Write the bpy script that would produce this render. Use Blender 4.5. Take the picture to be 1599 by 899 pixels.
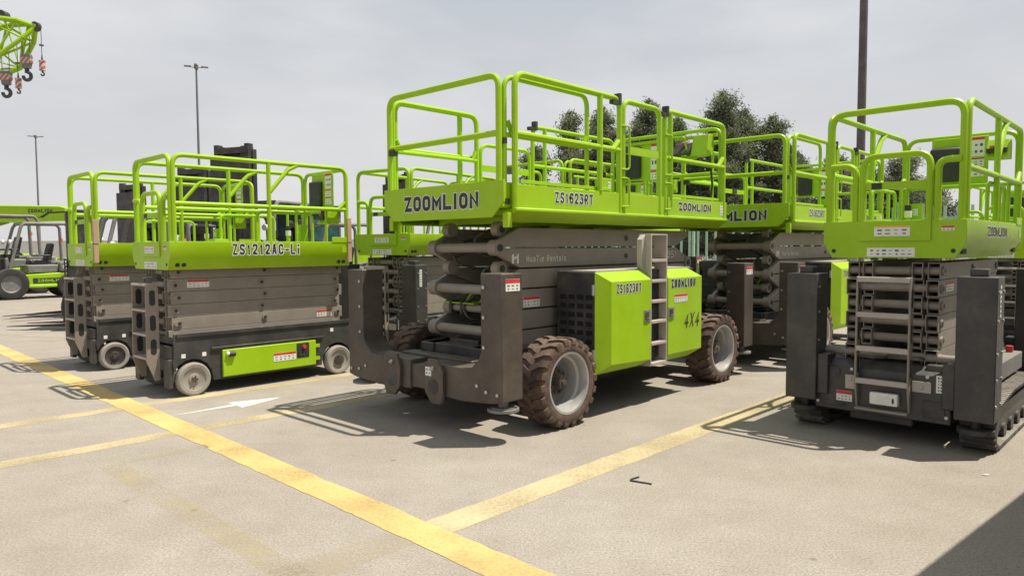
import bpy, bmesh, math, random
from mathutils import Vector, Matrix
R = math.radians
random.seed(7)
scn = bpy.context.scene
for o in list(bpy.data.objects): bpy.data.objects.remove(o)
C = scn.collection

# ------------------------------------------------------------------ camera, sky, sun, exposure
CAM_H = 1.63
cd = bpy.data.cameras.new("camera"); cam = bpy.data.objects.new("camera", cd); C.objects.link(cam)
cd.sensor_fit = 'HORIZONTAL'; cd.sensor_width = 36.0; cd.lens = 36.0*1121.6/1599
cd.clip_start = 0.05; cd.clip_end = 2000
cam.matrix_world = Matrix.Translation((0, 0, CAM_H)) @ Matrix.Rotation(R(90-3.25), 4, 'X') @ Matrix.Rotation(R(-0.308), 4, 'Z')
scn.camera = cam

SUN_AZ, SUN_EL = 2.0, 67.5          # azimuth measured from +X towards +Y
wd = bpy.data.worlds.new("World"); scn.world = wd; wd.use_nodes = True
nt = wd.node_tree; nt.nodes.clear()
out = nt.nodes.new('ShaderNodeOutputWorld'); bg = nt.nodes.new('ShaderNodeBackground')
sky = nt.nodes.new('ShaderNodeTexSky'); sky.sky_type = 'NISHITA'; sky.sun_disc = False
sky.sun_elevation = R(SUN_EL); sky.sun_rotation = R(90-SUN_AZ)
sky.air_density = 1.0; sky.dust_density = 6.0; sky.ozone_density = 1.0
tc = nt.nodes.new('ShaderNodeTexCoord'); sep = nt.nodes.new('ShaderNodeSeparateXYZ')
nt.links.new(tc.outputs['Generated'], sep.inputs[0])
mp = nt.nodes.new('ShaderNodeMapping'); mp.inputs['Scale'].default_value = (1.6, 1.6, 5.0)
nz = nt.nodes.new('ShaderNodeTexNoise'); nz.inputs['Scale'].default_value = 1.7; nz.inputs['Detail'].default_value = 6
nt.links.new(tc.outputs['Generated'], mp.inputs[0]); nt.links.new(mp.outputs[0], nz.inputs['Vector'])
cr = nt.nodes.new('ShaderNodeValToRGB')           # overcast veil: greyer blue high up, warm white at the horizon
cr.color_ramp.elements[0].position = 0.0; cr.color_ramp.elements[0].color = (7.9, 7.75, 7.7, 1)
cr.color_ramp.elements[1].position = 0.45; cr.color_ramp.elements[1].color = (5.15, 5.65, 6.25, 1)
nt.links.new(sep.outputs['Z'], cr.inputs[0])
cl = nt.nodes.new('ShaderNodeMapRange'); cl.inputs['From Min'].default_value = 0.40; cl.inputs['From Max'].default_value = 0.72
nt.links.new(nz.outputs['Fac'], cl.inputs['Value'])
cloud = nt.nodes.new('ShaderNodeMix'); cloud.data_type = 'RGBA'
cloud.inputs['B'].default_value = (8.4, 8.4, 8.4, 1)
cm = nt.nodes.new('ShaderNodeMath'); cm.operation = 'MULTIPLY'; cm.inputs[1].default_value = 0.9
nt.links.new(cl.outputs[0], cm.inputs[0]); nt.links.new(cm.outputs[0], cloud.inputs['Factor'])
nt.links.new(cr.outputs[0], cloud.inputs['A'])
mixs = nt.nodes.new('ShaderNodeMix'); mixs.data_type = 'RGBA'; mixs.inputs['Factor'].default_value = 0.85
nt.links.new(sky.outputs[0], mixs.inputs['A']); nt.links.new(cloud.outputs['Result'], mixs.inputs['B'])
nt.links.new(mixs.outputs['Result'], bg.inputs['Color']); bg.inputs['Strength'].default_value = 0.078
nt.links.new(bg.outputs[0], out.inputs[0])

sl = bpy.data.lights.new("sun", 'SUN'); sl.energy = 5.0; sl.angle = R(0.55); sl.color = (1.0, 0.93, 0.80)
sun = bpy.data.objects.new("sun", sl); C.objects.link(sun)
sd = Vector((math.cos(R(SUN_EL))*math.cos(R(SUN_AZ)), math.cos(R(SUN_EL))*math.sin(R(SUN_AZ)), math.sin(R(SUN_EL))))
sun.rotation_euler = sd.to_track_quat('Z', 'Y').to_euler(); sun.location = sd*60
vs = scn.view_settings
scn.display_settings.display_device = 'sRGB'
vs.view_transform = 'Standard'; vs.look = 'None'; vs.exposure = 0.42; vs.gamma = 1.0; vs.use_curve_mapping = False

# ------------------------------------------------------------------ materials
def N(nt, t, **kw):
    n = nt.nodes.new(t)
    for k, v in kw.items(): n.inputs[k].default_value = v
    return n
def mat(name, col, rough=0.5, metal=0.0, dust=0.15, dcol=(0.42, 0.36, 0.28), var=0.12, scale=4.0, bump=0.0, bscale=60, spec=0.5):
    m = bpy.data.materials.new(name); m.use_nodes = True; nt = m.node_tree; L = nt.links
    p = nt.nodes['Principled BSDF']
    tc = nt.nodes.new('ShaderNodeTexCoord')
    n1 = N(nt, 'ShaderNodeTexNoise', Scale=scale, Detail=8.0, Roughness=0.65)
    n2 = N(nt, 'ShaderNodeTexNoise', Scale=scale*9, Detail=4.0)
    L.new(tc.outputs['Object'], n1.inputs['Vector']); L.new(tc.outputs['Object'], n2.inputs['Vector'])
    mr = N(nt, 'ShaderNodeMapRange'); mr.inputs['From Min'].default_value = 0.3; mr.inputs['From Max'].default_value = 0.7
    mr.inputs['To Min'].default_value = 1-var; mr.inputs['To Max'].default_value = 1+var
    L.new(n1.outputs['Fac'], mr.inputs['Value'])
    hsv = N(nt, 'ShaderNodeHueSaturation', Color=(*col, 1)); L.new(mr.outputs[0], hsv.inputs['Value'])
    md = N(nt, 'ShaderNodeMapRange'); md.inputs['From Min'].default_value = 0.42; md.inputs['From Max'].default_value = 0.75
    md.inputs['To Max'].default_value = dust*1.6; L.new(n1.outputs['Fac'], md.inputs['Value'])
    # settled dust lies on faces that look up
    geo = nt.nodes.new('ShaderNodeNewGeometry'); sx = nt.nodes.new('ShaderNodeSeparateXYZ'); L.new(geo.outputs['Normal'], sx.inputs[0])
    up = N(nt, 'ShaderNodeMapRange'); up.inputs['From Min'].default_value = 0.5; up.inputs['From Max'].default_value = 1.0; up.inputs['To Max'].default_value = dust*1.2
    L.new(sx.outputs['Z'], up.inputs['Value'])
    ad = N(nt, 'ShaderNodeMath'); ad.operation = 'ADD'; L.new(md.outputs[0], ad.inputs[0]); L.new(up.outputs[0], ad.inputs[1])
    mu = N(nt, 'ShaderNodeMath'); mu.operation = 'MULTIPLY'; mu.use_clamp = True; L.new(ad.outputs[0], mu.inputs[0])
    m2 = N(nt, 'ShaderNodeMapRange'); m2.inputs['From Min'].default_value = 0.3; m2.inputs['From Max'].default_value = 0.6; m2.inputs['To Min'].default_value = 0.5; L.new(n2.outputs['Fac'], m2.inputs['Value'])
    L.new(m2.outputs[0], mu.inputs[1])
    mx = nt.nodes.new('ShaderNodeMix'); mx.data_type = 'RGBA'; mx.inputs['B'].default_value = (*dcol, 1)
    L.new(mu.outputs[0], mx.inputs['Factor']); L.new(hsv.outputs[0], mx.inputs['A'])
    L.new(mx.outputs['Result'], p.inputs['Base Color'])
    rr = N(nt, 'ShaderNodeMapRange'); rr.inputs['To Min'].default_value = max(0.05, rough-0.1); rr.inputs['To Max'].default_value = min(1, rough+0.18)
    L.new(n2.outputs['Fac'], rr.inputs['Value']); L.new(rr.outputs[0], p.inputs['Roughness'])
    p.inputs['Metallic'].default_value = metal
    p.inputs['Specular IOR Level'].default_value = spec
    if bump:
        nb = N(nt, 'ShaderNodeTexNoise', Scale=bscale, Detail=3.0); L.new(tc.outputs['Object'], nb.inputs['Vector'])
        b = N(nt, 'ShaderNodeBump', Strength=bump, Distance=0.01); L.new(nb.outputs['Fac'], b.inputs['Height']); L.new(b.outputs[0], p.inputs['Normal'])
    return m
GREEN = mat("lime_paint", (0.30, 0.49, 0.004), 0.38, dust=0.035, var=0.085, scale=2.6, spec=0.35)
TAUPE = mat("taupe_paint", (0.245, 0.212, 0.178), 0.5, dust=0.08, var=0.08)
CHAR = mat("charcoal_paint", (0.038, 0.037, 0.037), 0.42, dust=0.07, var=0.10)
BROWNCHAR = mat("brown_black_paint", (0.060, 0.047, 0.038), 0.4, dust=0.07, var=0.14, scale=3)
BLACK = mat("black_steel", (0.025, 0.025, 0.027), 0.5, dust=0.12)
PLASTIC = mat("black_plastic", (0.02, 0.022, 0.024), 0.55, dust=0.05)
RUB = mat("dusty_rubber", (0.075, 0.048, 0.036), 0.85, dust=0.4, dcol=(0.20, 0.135, 0.10), var=0.2, scale=7, bump=0.25, bscale=40)
RUBW = mat("pale_rubber", (0.27, 0.255, 0.23), 0.8, dust=0.35, dcol=(0.3, 0.25, 0.2), var=0.15, scale=9)
RUBB = mat("black_rubber", (0.05, 0.048, 0.046), 0.8, dust=0.6, dcol=(0.24, 0.22, 0.185), var=0.2)
RUBF = mat("forklift_tyre", (0.022, 0.022, 0.023), 0.75, dust=0.12, dcol=(0.2, 0.18, 0.15))
RIM = mat("silver_rim", (0.36, 0.36, 0.355), 0.4, metal=0.3, dust=0.22, dcol=(0.35, 0.28, 0.2))
HUB = mat("hub_steel", (0.06, 0.05, 0.045), 0.45, metal=0.2, dust=0.25)
STEEL = mat("bare_steel", (0.45, 0.45, 0.45), 0.35, metal=0.8, dust=0.1)
GALV = mat("grey_step", (0.40, 0.36, 0.32), 0.5, dust=0.1)
WHITE = mat("white_sticker", (0.72, 0.72, 0.68), 0.5, dust=0.08)
RED = mat("red_sticker", (0.55, 0.035, 0.03), 0.5, dust=0.05)
YEL = mat("yellow_sticker", (0.75, 0.42, 0.03), 0.5, dust=0.05)
INK = mat("ink", (0.018, 0.02, 0.022), 0.55, dust=0.03)
MARK = mat("sticker_print", (0.10, 0.10, 0.10), 0.6, dust=0.1)
OUTL = mat("letter_outline", (0.62, 0.64, 0.6), 0.5, dust=0.05)
GREYINK = mat("grey_ink", (0.72, 0.70, 0.66), 0.6, dust=0.1)
CARD = mat("cardboard", (0.44, 0.30, 0.19), 0.85, dust=0.1)
FGREY = mat("forklift_grey", (0.15, 0.15, 0.148), 0.5, dust=0.12)
ORANGE = mat("orange_part", (0.6, 0.16, 0.02), 0.5, dust=0.1)
GLASS = mat("tinted_glass", (0.03, 0.085, 0.085), 0.08, dust=0.12, dcol=(0.3, 0.36, 0.35))
GALVP = mat("pole_paint", (0.07, 0.062, 0.06), 0.55, dust=0.06)
POLEG = mat("pole_grey", (0.13, 0.13, 0.14), 0.6, dust=0.0)
FENCEG = mat("fence_green", (0.30, 0.48, 0.33), 0.5, dust=0.2, dcol=(0.5, 0.5, 0.45))
WALLM = mat("wall_render", (0.62, 0.60, 0.56), 0.9, dust=0.2)
BARK = mat("bark", (0.09, 0.07, 0.055), 0.9, dust=0.2, bump=0.5, bscale=20)

# ------------------------------------------------------------------ mesh helpers
class B:
    def __init__(s): s.v = []; s.f = []; s.m = []
    def add(s, vs, fs, m=0):
        k = len(s.v); s.v += [tuple(v) for v in vs]; s.f += [tuple(i+k for i in f) for f in fs]; s.m += [m]*len(fs)
    def box(s, x0, x1, y0, y1, z0, z1, m=0):
        v = [(x, y, z) for z in (z0, z1) for y in (y0, y1) for x in (x0, x1)]
        s.add(v, [(0, 2, 3, 1), (4, 5, 7, 6), (0, 1, 5, 4), (2, 6, 7, 3), (0, 4, 6, 2), (1, 3, 7, 5)], m); return s
    def prism(s, poly, ax, a, b, m=0):
        def P(p, t): return {'x': (t, p[0], p[1]), 'y': (p[0], t, p[1]), 'z': (p[0], p[1], t)}[ax]
        n = len(poly); v = [P(p, a) for p in poly]+[P(p, b) for p in poly]
        f = [tuple(range(n)), tuple(range(2*n-1, n-1, -1))]+[(i, (i+1) % n, n+(i+1) % n, n+i) for i in range(n)]
        s.add(v, f, m); return s
    def loft(s, A, Bv, m=0):
        n = len(A); s.add(list(A)+list(Bv), [tuple(range(n)), tuple(range(2*n-1, n-1, -1))]+[(i, (i+1) % n, n+(i+1) % n, n+i) for i in range(n)], m); return s
    def cyl(s, p0, p1, r, n=14, m=0, r1=None):
        p0, p1 = Vector(p0), Vector(p1); d = (p1-p0).normalized(); u = d.orthogonal().normalized(); w = d.cross(u); r1 = r if r1 is None else r1
        cs = [(math.cos(2*math.pi*i/n), math.sin(2*math.pi*i/n)) for i in range(n)]
        A = [p0+(u*a+w*b)*r for a, b in cs]; E = [p1+(u*a+w*b)*r1 for a, b in cs]
        return s.loft(A, E, m)
    def tube(s, pts, r, fil=0.0, n=10, m=0, closed=False):
        P = [Vector(p) for p in pts]; Q = []
        k = len(P)
        for i, p in enumerate(P):
            if fil and (closed or 0 < i < k-1):
                a, b = P[(i-1) % k], P[(i+1) % k]; da = (a-p); db = (b-p); la, lb = da.length, db.length
                da.normalize(); db.normalize(); ang = da.angle(db)
                if ang > 3.05: Q.append(p); continue
                t = min(fil/math.tan(ang/2), la*0.49, lb*0.49); A, E = p+da*t, p+db*t
                for j in range(7):
                    q = j/6; Q.append(A*(1-q)**2+p*2*q*(1-q)+E*q*q)
            else: Q.append(p)
        rings = []; u = None; k = len(Q)
        for i, p in enumerate(Q):
            if closed: d = (Q[(i+1) % k]-Q[i-1])
            else: d = (Q[min(i+1, k-1)]-Q[max(i-1, 0)])
            d.normalize()
            u = d.orthogonal().normalized() if u is None else (u-d*u.dot(d)).normalized()
            w = d.cross(u)
            rings.append([p+(u*math.cos(2*math.pi*j/n)+w*math.sin(2*math.pi*j/n))*r for j in range(n)])
        v = [q for rg in rings for q in rg]; f = []
        for i in range(k if closed else k-1):
            i2 = (i+1) % k
            for j in range(n): f.append((i*n+j, i*n+(j+1) % n, i2*n+(j+1) % n, i2*n+j))
        if not closed: f += [tuple(range(n-1, -1, -1)), tuple((k-1)*n+j for j in range(n))]
        s.add(v, f, m); return s
    def lathe(s, prof, c, n=32, m=0, ax='y', sgn=1):
        v = []; k = len(prof)
        for i in range(n):
            a = 2*math.pi*i/n
            for r, h in prof:
                if ax == 'y': v.append((c[0]+r*math.cos(a), c[1]+sgn*h, c[2]+r*math.sin(a)))
                else: v.append((c[0]+r*math.cos(a), c[1]+r*math.sin(a), c[2]+h))
        f = [(i*k+j, ((i+1) % n)*k+j, ((i+1) % n)*k+j+1, i*k+j+1) for i in range(n) for j in range(k-1)]
        s.add(v, f, m); return s
    def quad(s, c, u, v, w, h, m=0, t=0.0012):
        c, u, v = Vector(c), Vector(u).normalized(), Vector(v).normalized(); n = u.cross(v)*t
        A = [c-u*w/2-v*h/2, c+u*w/2-v*h/2, c+u*w/2+v*h/2, c-u*w/2+v*h/2]
        return s.loft([a for a in A], [a+n for a in A], m)
    def build(s, name, mats, parent=None, bevel=0.0, loc=None, recalc=True):
        me = bpy.data.meshes.new(name); me.from_pydata(s.v, [], s.f)
        mats = mats if isinstance(mats, (list, tuple)) else [mats]
        for q in mats: me.materials.append(q)
        me.polygons.foreach_set('material_index', s.m)
        if recalc:
            bm = bmesh.new(); bm.from_mesh(me); bmesh.ops.recalc_face_normals(bm, faces=bm.faces); bm.to_mesh(me); bm.free()
        me.polygons.foreach_set('use_smooth', [True]*len(me.polygons)); me.update()
        me.set_sharp_from_angle(angle=R(35))
        o = bpy.data.objects.new(name, me); C.objects.link(o)
        if parent: o.parent = parent
        if loc: o.location = loc
        if bevel:
            b = o.modifiers.new("bevel", 'BEVEL'); b.width = bevel; b.segments = 2; b.limit_method = 'ANGLE'; b.angle_limit = R(40)
        return o
def tag(o, label=None, cat=None, group=None, kind=None):
    for k, v in (('label', label), ('category', cat), ('group', group), ('kind', kind)):
        if v: o[k] = v
    return o
def thing(name, label, cat, loc=(0, 0, 0), rz=0.0, group=None):
    o = bpy.data.objects.new(name, None); C.objects.link(o); o.location = loc; o.rotation_euler = (0, 0, rz); o.empty_display_size = 0.2
    return tag(o, label, cat, group)
def kids(o): return [c for c in bpy.data.objects if c.parent == o]
def copy_tree(o, loc, rz=None, label=None, scale=None):
    def cp(a, par):
        c = a.copy(); C.objects.link(c); c.parent = par
        for k in kids(a): cp(k, c)
        return c
    r = cp(o, None); r.location = loc
    if rz is not None: r.rotation_euler = (0, 0, rz)
    if scale: r.scale = (scale,)*3
    if label: r['label'] = label
    return r

# stroke alphabet: every glyph is a few poly-lines drawn with a square pen (x, y in 0..1)
G = {'Z': ['01 11 00 10'], 'O': ['00 01 11 10*'], '0': ['00 01 11 10*'], 'M': [((0, 0), (0, 1), (.5, .3), (1, 1), (1, 0))], 'L': ['01 00 10'], 'I': [((.5, 0), (.5, 1))],
     'N': ['00 01 10 11'], 'S': [((1, .86), (1, 1), (0, 1), (0, .52), (1, .48), (1, 0), (0, 0), (0, .14))], '1': [((.15, .82), (.62, 1), (.62, 0))],
     '6': [((1, .88), (1, 1), (0, 1), (0, 0), (1, 0), (1, .56), (0, .56))], '2': [((0, .84), (0, 1), (1, 1), (1, .56), (0, .12), (0, 0), (1, 0))],
     '3': [((0, 1), (1, 1), (.45, .56), (1, .52), (1, 0), (0, 0), (0, .14))], 'R': [((0, 0), (0, 1), (1, 1), (1, .46), (.08, .46)), ((.5, .46), (1, 0))], 'T': ['01 11', ((.5, .9), (.5, 0))],
     'A': [((0, 0), (.42, 1), (.58, 1), (1, 0)), ((.18, .28), (.82, .28))], 'C': [((1, .82), (1, 1), (0, 1), (0, 0), (1, 0), (1, .18))], '-': [((.05, .42), (.95, .42))], 'i': [((.5, 0), (.5, .55)), ((.5, .93), (.5, .95))],
     '4': [((.72, 0), (.72, 1), (0, .30), (1, .30))], 'X': ['00 11', '01 10'], 'H': ['00 01', '10 11', ((0, .5), (1, .5))], 'u': [((0, .68), (0, 0), (1, 0), (1, .68))],
     'a': [((0, .68), (1, .68), (1, 0), (0, 0), (0, .36), (.95, .36))], 'e': [((1, .0), (0, 0), (0, .68), (1, .68), (1, .34), (.05, .34))], 'n': [((0, 0), (0, .68), (1, .68), (1, 0))],
     't': [((.4, .95), (.4, 0), (1, 0)), ((0, .68), (1, .68))], 'l': [((.5, 1), (.5, 0))], 's': [((1, .68), (0, .68), (0, .36), (1, .32), (1, 0), (0, 0))], '5': [((1, 1), (0, 1), (0, .55), (1, .55), (1, 0), (0, 0))]}
NARROW = {'I': .28, 'i': .28, 'l': .3, '1': .62, ' ': .5, 't': .75, '-': .7, 'M': 1.25}
def stroke(pts, closed, w, box):
    """offset a poly-line to a band of quads, mitred, clipped to the letter box"""
    n = len(pts); V = []
    for i, p in enumerate(pts):
        a = pts[i-1] if (i or closed) else None; c = pts[(i+1) % n] if (i < n-1 or closed) else None
        d0 = (p-a).normalized() if a is not None else None; d1 = (c-p).normalized() if c is not None else None
        if d0 is None: d0 = d1; p = p-d1*0
        if d1 is None: d1 = d0
        n0 = Vector((-d0.y, d0.x)); n1 = Vector((-d1.y, d1.x)); m_ = n0+n1
        m_ = n0 if m_.length < 1e-4 else m_.normalized()
        k = min(1/max(.3, m_.dot(n1)), 2.2)*w/2
        for sgn in (1, -1):
            q = p+m_*k*sgn; V.append(Vector((min(max(q.x, box[0]), box[1]), min(max(q.y, box[2]), box[3]))))
    F = [(2*i, 2*i+1, 2*((i+1) % n)+1, 2*((i+1) % n)) for i in range(n if closed else n-1)]
    return V, F
def rounded(pts, closed, f):
    if not f: return pts
    n = len(pts); o = []
    for i, p in enumerate(pts):
        if not closed and i in (0, n-1): o.append(p); continue
        a, c = pts[i-1]-p, pts[(i+1) % n]-p; ang = a.angle(c)
        if ang < 1.2 or ang > 3.0: o.append(p); continue
        t = min(f, a.length*.45, c.length*.45); A, E = p+a.normalized()*t, p+c.normalized()*t
        o += [A*(1-q)**2+p*2*q*(1-q)+E*q*q for q in (0, .33, .67, 1)]
    return o
def lettering(parent, s, c, u, v, w, h, pen=.17, gap=.30, outline=0.0, m=None, name='lettering', shear=0.0, soft=.27):
    """pen, gap, outline, soft as fractions of the letter height; letters stretched to fill w"""
    c, u, v = Vector(c), Vector(u), Vector(v); n = u.cross(v).normalized(); b = B()
    adv = [NARROW.get(ch, 1.0) for ch in s]; pw = pen*h; g_ = gap*h*.62
    unit = (w-g_*(len(s)-1)-pw*len(s))/sum(adv); x = -w/2
    for lay in ((1, 0) if outline else (0,)):
        x = -w/2
        for ch, ad_ in zip(s, adv):
            gw = ad_*unit
            for si, st in enumerate(G.get(ch, [])):
                closed = isinstance(st, str) and st.endswith('*')
                P = [(int(q[0]), int(q[1])) for q in st.strip('*').split()] if isinstance(st, str) else st
                pts = [Vector((x+pw/2+p[0]*gw, -h/2+pw/2+p[1]*(h-pw))) for p in P]
                # free ends reach the letter box
                if not closed:
                    for e, k in ((0, 1), (-1, -2)):
                        d = (pts[e]-pts[k]).normalized(); pts[e] = pts[e]+d*pw/2*(1 if abs(d.y) > .3 or abs(d.x) > .9 else 0)
                pts = rounded(pts, closed, soft*h if ch not in 'ZNMAX4L' else 0)
                ex = outline*h if lay else 0
                if lay and not closed:
                    for e, k in ((0, 1), (-1, -2)): pts[e] = pts[e]+(pts[e]-pts[k]).normalized()*ex
                V, F = stroke(pts, closed, pw+2*ex, (x-ex, x+pw+gw+ex, -h/2-ex, h/2+ex))
                lift = .0012+.0002*si if lay else .0024+.0002*si
                b.add([c+u*(q.x+shear*q.y)+v*q.y+n*lift for q in V], F, lay)
            x += gw+pw+g_
    return b.build(name, [m or INK, OUTL], parent, recalc=False)
def sticker(parent, c, u, v, w, h, head=RED, seed=0, hf=0.3, cells=5, name='warning_sticker', vert=False):
    rd = random.Random(seed+11); b = B(); c, u, v = Vector(c), Vector(u).normalized(), Vector(v).normalized(); n = u.cross(v)
    b.quad(c, u, v, w, h, 0)
    if head: b.quad(c+v*h*(0.5-hf/2)+n*0.0014, u, v, w*0.98, h*hf*0.94, 1)
    H = h*(1-hf if head else 1)
    for i in range(cells):
        for j in range(2):
            if vert: cc = c+v*((i+0.5)/cells-0.5)*H*0.9*1+u*(j-0.5)*w*0.35; ww, hh = w*0.22*rd.uniform(.5, 1.1), H/cells*0.5*rd.uniform(.6, 1.1)
            else: cc = c+u*((i+0.5)/cells-0.5)*w*0.92+v*(-h/2+H*(0.30+0.4*j)); ww, hh = w/cells*rd.uniform(.25, .6), H*rd.uniform(.06, .2)
            b.quad(cc+n*0.0014, u, v, ww, hh, 2)
    return b.build(name, [WHITE, head or RED, MARK], parent)

X, Y, Z = Vector((1, 0, 0)), Vector((0, 1, 0)), Vector((0, 0, 1))
SIDE = (X, Z)        # right-hand long side: reader looks along +y
ENDF = (-Y, Z)       # near end: reader looks along +x
ROW = R(46.6)        # common heading of the parked lifts

# ------------------------------------------------------------------ ground and paint
def ground_mat():
    m = bpy.data.materials.new("pale_concrete"); m.use_nodes = True; nt = m.node_tree; L = nt.links; p = nt.nodes['Principled BSDF']
    tc = nt.nodes.new('ShaderNodeTexCoord')
    big = N(nt, 'ShaderNodeTexNoise', Scale=0.35, Detail=7.0, Roughness=0.6); mid = N(nt, 'ShaderNodeTexNoise', Scale=2.3, Detail=8.0, Roughness=0.7)
    fine = N(nt, 'ShaderNodeTexNoise', Scale=70.0, Detail=6.0, Roughness=0.85); vor = N(nt, 'ShaderNodeTexVoronoi', Scale=95.0)
    for n in (big, mid, fine, vor): L.new(tc.outputs['Object'], n.inputs['Vector'])
    r1 = nt.nodes.new('ShaderNodeValToRGB'); e = r1.color_ramp.elements
    e[0].position = 0.30; e[0].color = (0.282, 0.255, 0.222, 1); e[1].position = 0.70; e[1].color = (0.342, 0.315, 0.280, 1)
    L.new(mid.outputs['Fac'], r1.inputs[0])
    r2 = nt.nodes.new('ShaderNodeValToRGB'); e = r2.color_ramp.elements
    e[0].position = 0.35; e[0].color = (0.90, 0.88, 0.85, 1); e[1].position = 0.68; e[1].color = (1.04, 1.05, 1.05, 1)
    L.new(big.outputs['Fac'], r2.inputs[0])
    a = nt.nodes.new('ShaderNodeMix'); a.data_type = 'RGBA'; a.blend_type = 'MULTIPLY'; a.inputs['Factor'].default_value = 1
    L.new(r1.outputs[0], a.inputs['A']); L.new(r2.outputs[0], a.inputs['B'])
    r3 = nt.nodes.new('ShaderNodeValToRGB'); e = r3.color_ramp.elements
    e[0].position = 0.36; e[0].color = (0.57, 0.55, 0.53, 1); e[1].position = 0.61; e[1].color = (1.18, 1.18, 1.18, 1)
    L.new(fine.outputs['Fac'], r3.inputs[0])
    b = nt.nodes.new('ShaderNodeMix'); b.data_type = 'RGBA'; b.blend_type = 'MULTIPLY'; b.inputs['Factor'].default_value = 1
    L.new(a.outputs['Result'], b.inputs['A']); L.new(r3.outputs[0], b.inputs['B'])
    # dark pits between the aggregate
    r4 = N(nt, 'ShaderNodeMapRange'); r4.inputs['From Min'].default_value = 0.0; r4.inputs['From Max'].default_value = 0.16; r4.inputs['To Min'].default_value = 0.72
    L.new(vor.outputs['Distance'], r4.inputs['Value'])
    c = nt.nodes.new('ShaderNodeMix'); c.data_type = 'RGBA'; c.blend_type = 'MULTIPLY'; c.inputs['Factor'].default_value = 0.7
    L.new(b.outputs['Result'], c.inputs['A']); L.new(r4.outputs[0], c.inputs['B'])
    # long rubbed tyre stains
    mp = nt.nodes.new('ShaderNodeMapping'); mp.inputs['Rotation'].default_value = (0, 0, R(-43)); mp.inputs['Scale'].default_value = (0.25, 2.2, 1)
    st = N(nt, 'ShaderNodeTexNoise', Scale=1.1, Detail=5.0); L.new(tc.outputs['Object'], mp.inputs[0]); L.new(mp.outputs[0], st.inputs['Vector'])
    r5 = N(nt, 'ShaderNodeMapRange'); r5.inputs['From Min'].default_value = 0.56; r5.inputs['From Max'].default_value = 0.74; r5.inputs['To Max'].default_value = 0.28
    L.new(st.outputs['Fac'], r5.inputs['Value'])
    d = nt.nodes.new('ShaderNodeMix'); d.data_type = 'RGBA'; d.inputs['B'].default_value = (0.22, 0.18, 0.145, 1)
    L.new(r5.outputs[0], d.inputs['Factor']); L.new(c.outputs['Result'], d.inputs['A'])
    # small dark oil spots and grit
    sp = N(nt, 'ShaderNodeTexVoronoi', Scale=1.7); sp.inputs['Randomness'].default_value = 1.0; L.new(tc.outputs['Object'], sp.inputs['Vector'])
    r6 = N(nt, 'ShaderNodeMapRange'); r6.inputs['From Min'].default_value = 0.02; r6.inputs['From Max'].default_value = 0.05; r6.inputs['To Min'].default_value = 0.5; r6.inputs['To Max'].default_value = 0.0
    L.new(sp.outputs['Distance'], r6.inputs['Value'])
    g = nt.nodes.new('ShaderNodeMix'); g.data_type = 'RGBA'; g.inputs['B'].default_value = (0.09, 0.075, 0.06, 1)
    L.new(r6.outputs[0], g.inputs['Factor']); L.new(d.outputs['Result'], g.inputs['A'])
    tw = nt.nodes.new('ShaderNodeTexWave'); tw.wave_type = 'RINGS'; tw.inputs['Scale'].default_value = 0.055; tw.inputs['Distortion'].default_value = 1.2; tw.inputs['Detail'].default_value = 2.0
    mp2 = nt.nodes.new('ShaderNodeMapping'); mp2.inputs['Location'].default_value = (9.0, 3.0, 0); L.new(tc.outputs['Object'], mp2.inputs[0]); L.new(mp2.outputs[0], tw.inputs['Vector'])
    r7 = N(nt, 'ShaderNodeMapRange'); r7.inputs['From Min'].default_value = 0.965; r7.inputs['From Max'].default_value = 0.995; r7.inputs['To Max'].default_value = 0.16; L.new(tw.outputs['Fac'], r7.inputs['Value'])
    m7 = N(nt, 'ShaderNodeMath'); m7.operation = 'MULTIPLY'; L.new(r7.outputs[0], m7.inputs[0]); L.new(mid.outputs['Fac'], m7.inputs[1])
    g2 = nt.nodes.new('ShaderNodeMix'); g2.data_type = 'RGBA'; g2.inputs['B'].default_value = (0.10, 0.085, 0.07, 1); L.new(m7.outputs[0], g2.inputs['Factor']); L.new(g.outputs['Result'], g2.inputs['A'])
    g = g2
    L.new(g.outputs['Result'], p.inputs['Base Color']); p.inputs['Roughness'].default_value = 0.9; p.inputs['Specular IOR Level'].default_value = 0.25
    bp = N(nt, 'ShaderNodeBump', Strength=0.22, Distance=0.004); L.new(fine.outputs['Fac'], bp.inputs['Height']); L.new(bp.outputs[0], p.inputs['Normal'])
    return m
GROUND = ground_mat()
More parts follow.
